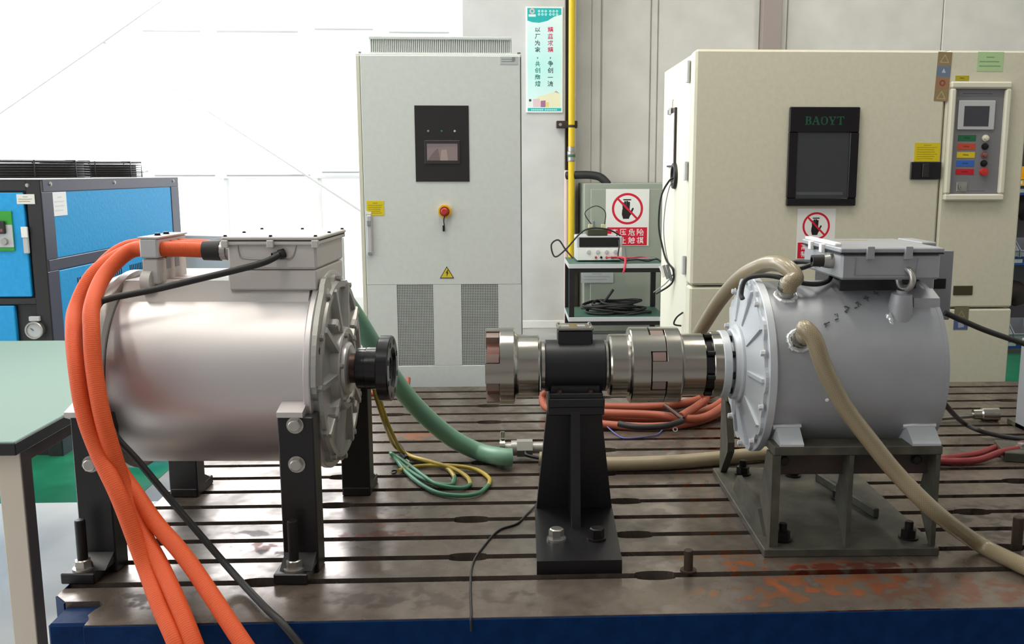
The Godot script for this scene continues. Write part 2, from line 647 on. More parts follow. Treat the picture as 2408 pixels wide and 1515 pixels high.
const LAMPS := [[-4.6, -7.2, 0.7], [-1.7, -5.9, 0.45], [-3.2, -2.8, 0.4], [-0.3, -3.2, 0.5], [3.8, -6.8, 0.3], [1.8, -3.3, 0.3], [-2.2, 0.1, 0.35], [-4.0, 3.2, 0.15], [3.0, 3.4, 0.1]]  # unseen lamps, placed and dimmed to brighten walls, cabinet, chiller and motors
const LAMP_Y := 5.6


func lamp(x: float, z: float, k: float) -> void:
	var o := thing("unseen_ceiling_lamp", "unseen white hanging lamp with a bright lower face under the hall ceiling", "lamp", Vector3(x, LAMP_Y, z), 0.0, "unseen hall lamps")
	var m := M.new()
	m.prism(poly([-0.2, 0, 0.2, 0, 0.12, 0.1, -0.12, 0.1]), -0.75, 0.75)
	part("housing", m, mt.lightgrey, o)
	part("diffuser", M.new().box(Vector3(0, -0.012, 0), Vector3(0.34, 0.02, 1.44), 0.004), mt.lampglow, o)
	for s in [-0.6, 0.6]:
		part("suspension_rod", M.new().tube([Vector3(0, 0.1, s), Vector3(0, 6.6 - LAMP_Y, s)], 0.008, 6, 1, false), mt.grey, o)
	var a := AreaLight3D.new()
	a.name = "lamp_light"
	a.area_size = Vector2(0.34, 1.44)
	a.light_energy = LAMP_ENERGY * k
	a.light_color = Color(1.0, 0.97, 0.92)
	a.shadow_enabled = true
	a.position = Vector3(0, -0.03, 0)
	a.rotation_degrees.x = -90
	o.add_child(a)


func daylight(at: Vector3, turn: float, size: Vector2, e: float, c: Color) -> void:
	var a := AreaLight3D.new()
	a.name = "added_window_light"
	a.area_size = size
	a.light_energy = e
	a.light_color = c
	a.shadow_enabled = true
	a.position = at
	a.rotation_degrees.y = turn
	add_child(a)


func setting() -> void:
	# floor: pale epoxy, with the green walkway paint as a thin coat
	struct("floor", M.new().span(Vector3(-7.2, -0.2, -9.6), Vector3(7.2, 0, 6.2), 0.0), mt.floor)
	var coat := M.new()
	coat.span(Vector3(-7, 0, -5.4), Vector3(-1.75, 0.003, -4.2), 0.001)
	coat.span(Vector3(2.7, 0, -9.3), Vector3(7, 0.003, -4.3), 0.001)
	struct("floor_coating", coat, mt.greenfloor, "green painted walkway on the pale floor", "floor paint")
	struct("floor_pale_area", M.new().span(Vector3(-7, 0, -4.2), Vector3(-0.6, 0.003, -1.4), 0.001), mt.floorpale, "paler floor area beside the slotted bed", "floor paint")  # thin paler slab on this side of the bed
	struct("ceiling", M.new().span(Vector3(-7.2, 6.6, -9.8), Vector3(7.2, 6.8, 6.2), 0.0), mt.ceil)
	struct("wall_right", M.new().span(Vector3(7.0, 0, -9.8), Vector3(7.2, 6.6, 6.2), 0.0), mt.wall)
	struct("wall_front", M.new().span(Vector3(-7.2, 0, 6.0), Vector3(7.2, 6.6, 6.2), 0.0), mt.dimwall)
	# left wall: sill, lintel, piers and two unseen windows added for light from the left
	var lw := M.new()
	lw.span(Vector3(-7.2, 0, -9.8), Vector3(-7, 1.2, 6.2), 0.0)
	lw.span(Vector3(-7.2, 4.4, -9.8), Vector3(-7, 6.6, 6.2), 0.0)
	for z in [[-9.8, -8.8], [-3.2, -2.0], [3.4, 6.2]]:
		lw.span(Vector3(-7.2, 1.2, z[0]), Vector3(-7, 4.4, z[1]), 0.0)
	struct("wall_left", lw, mt.wall)
	for w in [[-8.8, -3.2], [-2.0, 3.4]]:
		var o := struct("window_%d" % (7 + int(w[0] > -5)), M.new().span(Vector3(-7.14, 1.2, w[0]), Vector3(-7.08, 4.4, w[1]), 0.0), mt.addedpane)
		var fm := M.new()
		for y in [1.22, 2.8, 4.38]:
			fm.span(Vector3(-7.08, y - 0.03, w[0]), Vector3(-7.02, y + 0.03, w[1]), 0.004)
		for i in 5:
			var z: float = lerpf(w[0] + 0.03, w[1] - 0.03, i / 4.0)
			fm.span(Vector3(-7.08, 1.2, z - 0.03), Vector3(-7.02, 4.4, z + 0.03), 0.004)
		part("window_frame", fm, mt.winframe, o)
		daylight(Vector3(-6.98, 2.8, (w[0] + w[1]) / 2), -90, Vector2(w[1] - w[0], 3.2), SIDE_ENERGY * (0.3 if w[0] < -5 else 0.06), Color(0.93, 0.97, 1.0))
	# back wall: glowing panes added above and below the blinds, sandwich panels beyond the column
	var bw := M.new()
	bw.span(Vector3(-7.2, 0, -9.6), Vector3(-0.4, 0.3, -9.1), 0.0)
	bw.span(Vector3(-7.2, 4.6, -9.6), Vector3(-0.4, 6.6, -9.1), 0.0)
	bw.span(Vector3(-7.2, 0.3, -9.6), Vector3(-6.4, 4.6, -9.1), 0.0)
	struct("wall_back", bw, mt.winframe)
	var edges := [-6.4, -5.36, -4.3, -3.4, -2.73, -1.84, -1.15, -0.44]
	for i in 7:
		var x0: float = edges[i]
		var x1: float = edges[i + 1]
		# a white blind above; the wall below it made to glow like frosted glass
		var o := struct("window_%d" % i if i > 0 else "window_9", M.new().span(Vector3(x0, 0.3, -9.3), Vector3(x1, 1.5, -9.27), 0.0), mt.glowwall)
		part("added_upper_pane", M.new().span(Vector3(x0, 2.86, -9.3), Vector3(x1, 4.6, -9.27), 0.0), mt.addedpane, o)  # row added to glow white above the blinds and reflect in the bed
		var bl := M.new()
		var pts := PackedVector2Array()
		var deep := [0.0, 0.03, 0.0, 0.03, 0.03, 0.0, 0.03][i] as float
		pts.append_array(poly([x0 - 0.01, 2.81 - deep * 0.5, x0 - 0.01, 1.53 - deep, x0 + 0.06, 1.505 - deep, x1 - 0.07, 1.505 - deep, x1 + 0.005, 1.535 - deep, x1 + 0.005, 2.81 - deep * 0.5]))
		bl.prism(pts, -9.12 + deep, -9.13 + deep)
		part("blind", bl, mt.blind, o)
		part("blind_bar", M.new().tube([Vector3(x0 + 0.05, 1.505 - deep, -9.115 + deep), Vector3(x1 - 0.06, 1.505 - deep, -9.115 + deep)], 0.012, 8, 1, false), mt.lightgrey, o)
		var fr := M.new()
		fr.span(Vector3(x0, 2.82, -9.27), Vector3(x1, 2.86, -9.16 + deep * 2), 0.004)
		fr.span(Vector3(x0, 1.44, -9.27), Vector3(x1, 1.48, -9.18), 0.004)
		fr.span(Vector3(x1 - 0.018, 0.3, -9.27), Vector3(x1 + 0.018, 4.6, -9.2), 0.004)
		part("window_frame", fr, mt.winframe, o)
		part("recess_shade_strip", M.new().span(Vector3(x0 + 0.03, 2.808 - deep, -9.125 + deep), Vector3(x1 - 0.12, 2.824 - deep, -9.1 + deep), 0.002), mt.lightgrey, o)  # grey strip drawn for the shade line in the window top recess
	daylight(Vector3(-3.4, 3.7, -9.05), 180, Vector2(5.8, 1.7), BACK_ENERGY, Color(0.97, 0.98, 1.0))  # area light for the panes added above the blinds
	# crossed bracing rods in front of the glazing
	var rods := [[C([-5.663, 1.397, -9, -3.714, 2.671, -9, -2.839, 3.254, -9]), "thin pale bracing rod rising to the crossing point before the white blinds"], [C([-4.439, 3.171, -9.02, -3.703, 2.674, -9.02, -2.421, 1.808, -9.02, -0.66, 0.625, -9.02]), "thin pale bracing rod falling past the crossing point towards the cabinet"]]
	for r in rods:
		solo("bracing_rod", M.new().tube(r[0], 0.011, 8, 1, false), mt.rod, r[1], "brace")
	# the clad column with the slogan board, then the panelled wall
	struct("wall_column", M.new().span(Vector3(-0.44, 0, -9.6), Vector3(0.523, 6.6, -9.0), 0.01), mt.column, "white clad column behind the tall grey cabinet", "column")
	struct("baseboard_column", M.new().span(Vector3(-0.44, 0, -9.0), Vector3(0.53, 0.075, -8.985), 0.004), mt.white)
	struct("trim_gap", M.new().span(Vector3(0.523, 0, -9.5), Vector3(0.56, 6.6, -9.04), 0.0), mt.brown, "dark brown strip between white column and panelled wall", "trim")
	var back := struct("wall_rear", M.new().span(Vector3(0.5, 0, -9.7), Vector3(7.2, 6.6, -9.44), 0.0), mt.wall)
	var seams := [0.56, 0.8, 0.9, 1.38, 1.455, 2.45, 2.72, 4.27, 5.8, 7.0]
	var depth := [0.0, -0.025, 0.0, -0.02, 0.0, 0.07, 0.0, 0.004, 0.0]
	for i in 9:
		if i == 5:
			part("wall_post", M.new().span(Vector3(seams[i], 0, -9.44), Vector3(2.64, 6.6, -9.3), 0.006), mt.post, back)
			part("wall_panel", M.new().span(Vector3(2.645, 0, -9.44), Vector3(seams[6] - 0.004, 6.6, -9.4), 0.006), mt.wall, back)
		else:
			part("wall_panel", M.new().span(Vector3(seams[i] + 0.003, 0, -9.45), Vector3(seams[i + 1] - 0.003, 6.6, -9.4 + depth[i]), 0.008), mt.wall, back)


const SLOT_Z := -2.207
const SLOT_P := 0.1346
const BED_Y := 0.5
# [slot, x] of the widened entry pockets along the slots
const POCKETS := [[0, 0.357], [0, -0.62], [0, 1.9], [1, -0.118], [1, 1.32], [2, 0.34], [2, -0.98], [3, -0.12], [3, 1.37], [4, -0.54], [4, 0.345], [5, 1.66], [6, -0.556], [6, 0.3], [7, -0.092], [7, 0.9], [8, 0.33], [9, -0.58], [9, 1.2], [10, 0.36], [11, -0.09], [11, 1.5], [12, -0.5], [12, 0.8], [13, -0.1], [13, 2.2], [14, 0.4]]


func bed_print() -> Array:
	var w := 1500
	var h := 816
	var n1 := FastNoiseLite.new()
	n1.seed = 5
	n1.frequency = 0.012
	n1.fractal_octaves = 5
	var n2 := FastNoiseLite.new()
	n2.seed = 9
	n2.frequency = 0.05
	n2.fractal_octaves = 3
	var col := PackedByteArray()
	col.resize(w * h * 3)
	var rgh := PackedByteArray()
	rgh.resize(w * h)
	# [x, z, rx, rz, strength, colour]: spilt paint, oil and rust
	var rust := Color(0.66, 0.33, 0.15)
	var oil := Color(0.13, 0.09, 0.08)
	var red := Color(0.36, 0.13, 0.1)
	var spots := [[0.62, -2.26, 0.1, 0.035, 1.0, rust], [0.76, -2.25, 0.12, 0.03, 0.8, rust], [0.8, -2.15, 0.2, 0.06, 0.75, rust], [0.6, -2.09, 0.16, 0.05, 0.6, rust], [1.05, -2.1, 0.25, 0.07, 0.5, Color(0.5, 0.26, 0.16)], [0.85, -2.24, 0.2, 0.02, 0.9, red], [0.55, -2.31, 0.1, 0.03, 0.5, rust],
		[-0.68, -2.43, 0.075, 0.03, 0.9, red], [-0.62, -2.4, 0.05, 0.025, 0.9, oil], [-0.72, -2.53, 0.06, 0.02, 0.7, oil], [-0.58, -2.52, 0.07, 0.015, 0.6, oil], [-0.36, -2.5, 0.12, 0.03, 0.7, red], [-0.33, -2.62, 0.12, 0.05, 0.5, red], [-0.31, -2.73, 0.1, 0.03, 0.4, oil], [-0.37, -3.5, 0.08, 0.1, 0.6, rust], [-0.36, -3.85, 0.06, 0.06, 0.5, rust],
		[-0.87, -2.12, 0.06, 0.05, 0.7, oil], [-0.2, -2.1, 0.25, 0.05, 0.25, oil], [0.5, -2.9, 0.15, 0.03, 0.3, oil], [1.5, -2.4, 0.3, 0.2, 0.4, oil], [0.42, -2.08, 0.15, 0.06, 0.3, Color(0.62, 0.58, 0.5)]]
	var base := Color(0.51, 0.465, 0.43)
	var tint := Color(0.38, 0.34, 0.31)
	var k := 0
	for j in h:
		var z := -4.34 + 2.36 * (j + 0.5) / h
		for i in w:
			var x := -1.11 + 4.34 * (i + 0.5) / w
			var a := n1.get_noise_2d(i, j)
			var b := n2.get_noise_2d(i, j)
			var c := base.lerp(tint, clampf(0.45 + a * 0.7 + b * 0.5, 0.0, 1.0))
			var ro := 0.25 + 0.2 * clampf(a * 1.4 + 0.3 * b + 0.3, 0.0, 1.0)
			for s in spots:
				var dx: float = (x - s[0]) / s[2]
				var dz: float = (z - s[1]) / s[3]
				var d := dx * dx + dz * dz
				if d < 2.2:
					var f: float = clampf((0.75 - d + 2.4 * b + 1.2 * a) * 1.3, 0.0, 1.0) * s[4] * 0.8
					c = c.lerp(s[5], f)
					ro = lerpf(ro, 0.6, f * 0.7)
			col[k * 3] = int(clampf(c.r, 0, 1) * 255)
			col[k * 3 + 1] = int(clampf(c.g, 0, 1) * 255)
			col[k * 3 + 2] = int(clampf(c.b, 0, 1) * 255)
			rgh[k] = int(ro * 255)
			k += 1
	return [Image.create_from_data(w, h, false, Image.FORMAT_RGB8, col), Image.create_from_data(w, h, false, Image.FORMAT_L8, rgh)]


func bed() -> void:
	var im := bed_print()
	var top := mat(Color.WHITE, 1.0, 0.58)
	top.albedo_texture = ImageTexture.create_from_image(im[0])
	top.roughness_texture = ImageTexture.create_from_image(im[1])
	top.uv1_triplanar = true
	top.uv1_scale = Vector3(1 / 4.34, 1 / 4.34, 1 / 2.36)
	top.uv1_offset = Vector3(1.11 / 4.34, 0, 4.34 / 2.36)
	mt.bedtop = top
	var o := thing("slotted_bed", "long brown iron bed plate with parallel slots and blue painted sides under the two motors", "bed plate")
	var x0 := -1.09
	var x1 := 3.2
	var zb := -4.33
	var front := -2.0
	for i in 17:
		var za := front if i == 0 else SLOT_Z - SLOT_P * (i - 1) - 0.0145
		var zz := zb if i == 16 else SLOT_Z - SLOT_P * i + 0.0145
		var q := PackedVector2Array()
		var notch := func(slot: int, inwards: float, z: float, back: bool) -> void:
			var hit := []
			for p in POCKETS:
				if p[0] == slot:
					hit.append(p[1])
			hit.sort()
			if back:
				hit.reverse()
			for c in hit:
				for s in 9:
					var g := PI * s / 8.0
					q.append(Vector2(c + (cos(g) if back else -cos(g)) * 0.05, -(z + inwards * sin(g) * 0.013)))
		if i == 0:
			q.append_array(poly([x0, 2.155, x0 + 0.035, 2.12, -0.975, 2.12, -0.958, 2.1, -0.968, 2.075, -0.972, 2.05, -0.96, 2.03, -0.958, 2.0, x1, 2.0]))
		else:
			q.append(Vector2(x0, -za))
			notch.call(i - 1, -1.0, za, false)
			q.append(Vector2(x1, -za))
		q.append(Vector2(x1, -zz))
		if i < 16:
			notch.call(i, 1.0, zz, true)
		q.append(Vector2(x0, -zz))
		part("slot_strip", M.new().prism(q, BED_Y - 0.05, BED_Y, az(Vector3.UP)), top, o)
	var body := M.new()
	body.prism(poly([x0, 4.33, x0, 2.155, x0 + 0.035, 2.12, -0.958, 2.12, -0.958, 2.0, x1, 2.0, x1, 4.33]), 0.02, BED_Y - 0.07, az(Vector3.UP))
	part("slot_channel", M.new().span(Vector3(x0 + 0.02, BED_Y - 0.072, zb + 0.02), Vector3(x1 - 0.02, BED_Y - 0.05, -2.13), 0.0), mt.void, o)
	body.span(Vector3(x0 - 0.004, 0.02, zb), Vector3(x0, BED_Y - 0.003, -2.155), 0.001)
	body.span(Vector3(-0.96, 0.02, -2.0), Vector3(x1, BED_Y - 0.003, -1.996), 0.001)
	body.span(Vector3(x0 + 0.035, 0.02, -2.12), Vector3(-0.957, BED_Y - 0.012, -2.03), 0.006)
	body.prism(poly([x0 - 0.004, 2.155, x0 + 0.033, 2.116, x0 + 0.035, 2.12, x0, 2.16]), 0.02, BED_Y - 0.003, az(Vector3.UP))
	part("casting", body, mt.bluebed, o, "blue painted casting")
	for x in [-0.8, 0.6, 2.0]:
		for z in [-2.3, -4.0]:
			part("foot", M.new().lathe([0, 0, 0, 0.07, 0.02, 0.07, 0.02, 0], ax(Vector3.UP, Vector3(x, 0, z)), 20), mt.void, o)


func cyl(m: M, p: Array, at := Vector3.ZERO, seg := 48) -> M:   # along x through at
	return m.lathe(p, Transform3D(Basis.IDENTITY, at), seg)


func left_motor() -> void:
	var o := thing("electric_motor", "silver motor on black legs with orange cables and a black shaft flange", "motor", Vector3(-0.75, 0.5, -2.57), -2.5)
	var a := Vector3(0, 0.465, 0)
	part("shell", cyl(M.new(), [-0.255, 0.25, -0.252, 0.2545, 0.24, 0.2545, 0.245, 0.25], a, 96), mt.silver, o)
	part("rear_shield", cyl(M.new(), [-0.345, 0, -0.345, 0.235, -0.335, 0.25, -0.29, 0.268, -0.285, 0.272, -0.262, 0.272, -0.255, 0.262, -0.255, 0.2], a, 72), mt.cast, o)
	part("flange_rim", cyl(M.new(), [0.244, 0.2, 0.244, 0.27, 0.247, 0.2725, 0.259, 0.2725, 0.262, 0.27, 0.262, 0], a, 96), mt.silver, o)
	# front bell with its lobes
	var q := PackedVector2Array()
	for i in 144:
		var g := TAU * i / 144.0
		q.append(Vector2.from_angle(g) * (0.246 + 0.017 * pow(maxf(0.0, cos(g * 12.0)), 0.7)))
	var face := Transform3D(Basis(Vector3(0, 0, -1), Vector3.UP, Vector3.RIGHT), a)   # local xy = (-z, y), local z = +x
	part("front_bell", M.new().prism(q, 0.262, 0.276, face), mt.cast, o)
	part("bell_rim", cyl(M.new(), [0.276, 0.246, 0.286, 0.243, 0.286, 0.226, 0.276, 0.222], a, 72), mt.cast, o)
	for i in 10:
		var g := TAU * (i + 0.5) / 10.0
		var d := Vector3(0, cos(g), sin(g))
		var t := Vector3(0, -sin(g), cos(g)) * 0.007
		var m := M.new()
		var p0 := a + d * 0.1 + Vector3(0.276, 0, 0)
		var p1 := a + d * 0.1 + Vector3(0.298, 0, 0)
		var p2 := a + d * 0.236 + Vector3(0.292, 0, 0)
		var p3 := a + d * 0.24 + Vector3(0.276, 0, 0)
		m.quad(p0 - t * 1.6, p1 - t, p2 - t, p3 - t * 1.6, -t)
		m.quad(p0 + t * 1.6, p1 + t, p2 + t, p3 + t * 1.6, t)
		m.quad(p1 - t, p1 + t, p2 + t, p2 - t, Vector3(1, 0, 0) + d * 0.2)
		m.quad(p3 - t * 1.6, p3 + t * 1.6, p2 + t, p2 - t, d)
		part("rib", m, mt.cast, o)
	for i in 12:
		var g := TAU * i / 12.0
		bolt(o, a + Vector3(0.276, cos(g) * 0.25, sin(g) * 0.25), Vector3.RIGHT, 0.0085, 0.011, mt.cast)
	part("bearing_hub", cyl(M.new(), [0.27, 0.12, 0.296, 0.114, 0.3, 0.11, 0.3, 0.096, 0.293, 0.09, 0.293, 0.06], a), mt.cast, o)
	part("bearing_cap", cyl(M.new(), [0.292, 0.075, 0.304, 0.072, 0.308, 0.066, 0.308, 0.035], a), mt.silver, o)
	for i in 6:
		var g := TAU * (i + 0.25) / 6.0
		bolt(o, a + Vector3(0.297, cos(g) * 0.1, sin(g) * 0.1), Vector3.RIGHT, 0.008, 0.01, mt.cast)
	for i in 4:
		var g := TAU * (i + 0.4) / 4.0
		part("web_pad", M.new().box(Vector3.ZERO, Vector3(0.03, 0.034, 0.03), 0.005, Transform3D(Basis(Vector3.RIGHT, g), a + Vector3(0.285, cos(g) * 0.165, sin(g) * 0.165))), mt.cast, o)
	part("shaft", cyl(M.new(), [0.3, 0.042, 0.34, 0.04, 0.34, 0.03], a, 32), mt.shaft, o)
	var fl := cyl(M.new(), [0.326, 0.03, 0.326, 0.055, 0.328, 0.057, 0.35, 0.057, 0.35, 0.0555, 0.353, 0.0555, 0.353, 0.058, 0.388, 0.058, 0.3885, 0.088, 0.391, 0.091, 0.419, 0.091, 0.422, 0.088, 0.422, 0.058, 0.415, 0.054, 0.415, 0.03, 0.407, 0.028, 0.407, 0], a, 64)
	var flange := part("shaft_flange", fl, mt.gloss, o, "glossy black flange")
	for i in 8:
		var g := TAU * (i + 0.5) / 8.0
		part("hole", cyl(M.new(), [0.4215, 0.008, 0.4225, 0.008, 0.4225, 0], a + Vector3(0, cos(g), sin(g)) * 0.074, 16), mt.void, flange)
	# lifting lug: a rounded plate on the bell's upper front
	var lug := PackedVector2Array()
	for i in 10:
		lug.append(Vector2.from_angle(deg_to_rad(90 - 40 - 48 * i / 9.0)) * 0.281)
	for i in 6:
		lug.append(Vector2.from_angle(deg_to_rad(2 + 40 * i / 5.0)) * 0.21)
	for i in 9:
		lug.append(Vector2.from_angle(deg_to_rad(62)) * 0.25 + Vector2.from_angle(deg_to_rad(230 - 215 * i / 8.0)) * 0.046)
	for i in lug.size():
		lug[i] = Vector2(-lug[i].x, lug[i].y)
	part("lifting_lug", M.new().prism(lug, 0.266, 0.279, face), mt.cast, o)
	for h in [[62.0, 0.25, 0.017], [30.0, 0.245, 0.009], [22.0, 0.245, 0.009]]:
		var c := Vector2.from_angle(deg_to_rad(h[0])) * (h[1] as float)
		part("lug_hole", cyl(M.new(), [0.2785, h[2], 0.2798, h[2], 0.2798, 0], a + Vector3(0, c.y, c.x), 20), mt.lightgrey if h[2] > 0.01 else mt.void, o)
	# saddle, terminal box
	var sd := M.new()
	sd.prism(poly([-0.18, 0.655, 0.16, 0.655, 0.115, 0.722, -0.2, 0.722]), -0.25, 0.235, Transform3D(Basis(Vector3(0, 0, 1), Vector3.UP, Vector3(1, 0, 0)), Vector3.ZERO))
	part("saddle", sd, mt.box, o)
	part("box_base", M.new().span(Vector3(0.03, 0.7, -0.155), Vector3(0.258, 0.752, 0.143), 0.004), mt.box, o)
	var bx := part("terminal_box", M.new().span(Vector3(0.032, 0.754, -0.157), Vector3(0.26, 0.828, 0.147), 0.006), mt.box, o)
	part("panel_recess", M.new().tube(C([0.06, 0.817, 0.1472, 0.063, 0.795, 0.1472, 0.078, 0.782, 0.1472, 0.17, 0.78, 0.1472, 0.198, 0.785, 0.1472, 0.21, 0.818, 0.1472]), 0.0022, 6, 5), mt.cast, bx)
	part("gasket", M.new().span(Vector3(0.025, 0.8265, -0.163), Vector3(0.266, 0.8295, 0.153), 0.0), mt.void, bx)
	part("flange_lip", M.new().span(Vector3(0.024, 0.817, -0.165), Vector3(0.267, 0.8265, 0.155), 0.002), mt.box, bx)
	var lid := part("box_lid", M.new().span(Vector3(0.022, 0.8295, -0.167), Vector3(0.269, 0.8385, 0.157), 0.003), mt.box, o)
	for p in [[0.03, 0.149], [0.146, 0.15], [0.26, 0.149], [0.03, -0.158], [0.146, -0.158], [0.26, -0.158], [0.26, 0.0], [0.03, 0.0]]:
		bolt(lid, Vector3(p[0], 0.8385, p[1]), Vector3.UP, 0.0045, 0.004, mt.darkbolt, "screw")
	for p in [0.03, 0.146, 0.26]:
		part("screw_lug", M.new().span(Vector3(p - 0.009, 0.81, 0.148), Vector3(p + 0.009, 0.83, 0.16), 0.002), mt.box, bx)
	for i in 3:
		var z: float = [0.11, 0.055, 0.0][i]
		var gl := part("cable_gland", cyl(M.new(), [-0.04, 0.016, -0.04, 0.0255, 0.005, 0.027, 0.008, 0.024], Vector3(0, 0.8, z), 20), mt.rubber, o)
		part("gland_nut", cyl(M.new(), [0.006, 0.026, 0.02, 0.026, 0.02, 0.02, 0.034, 0.02], Vector3(0, 0.8, z), 12), mt.bolt, gl)
	var sg := part("cable_gland", M.new().lathe([0, 0.0125, 0.014, 0.0125, 0.016, 0.0095, 0.032, 0.009], ax(Vector3(-0.75, -0.2, 0.6), Vector3(0.178, 0.796, 0.146)), 16), mt.rubber, o)
	sg.set_meta("label", "small black gland")
	# cable clamp bracket
	var cb := part("clamp_bracket", M.new().span(Vector3(-0.192, 0.715, -0.05), Vector3(-0.15, 0.78, 0.138), 0.004), mt.box, o)
	part("clamp_cap", M.new().span(Vector3(-0.194, 0.782, -0.055), Vector3(-0.148, 0.832, 0.143), 0.004), mt.lightgrey, cb)
	part("clamp_plate", M.new().span(Vector3(-0.197, 0.832, -0.055), Vector3(-0.145, 0.837, 0.143), 0.001), mt.box, cb)
	for z in [0.083, 0.027]:
		bolt(cb, Vector3(-0.17, 0.837, z), Vector3.UP, 0.008, 0.006, mt.darkbolt, "screw")
		part("pocket", M.new().span(Vector3(-0.151, 0.75, z - 0.025), Vector3(-0.149, 0.78, z + 0.002), 0.0), mt.grey, cb)
	for z in [0.16, -0.02]:
		part("clamp_ear", M.new().lathe([-0.012, 0, -0.012, 0.03, 0.012, 0.03, 0.012, 0], Transform3D(Basis.IDENTITY, Vector3(-0.18, 0.72, z - 0.03)), 20), mt.box, cb)
	for s in [-1, 1]:
		for x in [[-0.335, -0.265], [0.186, 0.25]]:
			part("mounting_lug", M.new().prism(poly([0.2, 0.36, 0.305, 0.405, 0.305, 0.418, 0.23, 0.44, 0.18, 0.44]), x[0], x[1], Transform3D(Basis(Vector3(0, 0, s), Vector3.UP, Vector3.RIGHT), Vector3.ZERO)), mt.silver, o)


func support_leg(at: Vector3, z_dir: float, foot_x: float, label: String) -> void:
	var o := thing("support_leg", label, "motor support", at, -2.5, "black motor support legs")
	part("column", M.new().span(Vector3(-0.044, 0.0, -0.033), Vector3(0.044, 0.405, 0.033), 0.003), mt.black, o)
	var f := part("foot", M.new().span(Vector3(foot_x - 0.042, 0, -0.035 * z_dir), Vector3(foot_x + 0.042, 0.028, 0.105 * z_dir), 0.003), mt.black, o)
	part("heel", M.new().prism(poly([0.033, 0.028, 0.085, 0.028, 0.033, 0.055]), -0.04, 0.04, Transform3D(Basis(Vector3(0, 0, z_dir), Vector3.UP, Vector3.RIGHT), Vector3.ZERO)), mt.black, f)
	for y in [0.385, 0.285]:
		bolt(o, Vector3(0.0, y, 0.033 * z_dir), Vector3(0, 0, z_dir), 0.017, 0.014)
	var st := Vector3(foot_x + 0.002, 0.028, 0.075 * z_dir)
	part("stud", M.new().lathe([0, 0.0125, 0.125, 0.0125, 0.128, 0.011, 0.128, 0], ax(Vector3.UP, st), 16), mt.darkbolt, o)
	bolt(o, st + Vector3(0, 0.0, 0), Vector3.UP, 0.02, 0.024, mt.rustbolt if foot_x < -0.03 else mt.bolt, "nut")


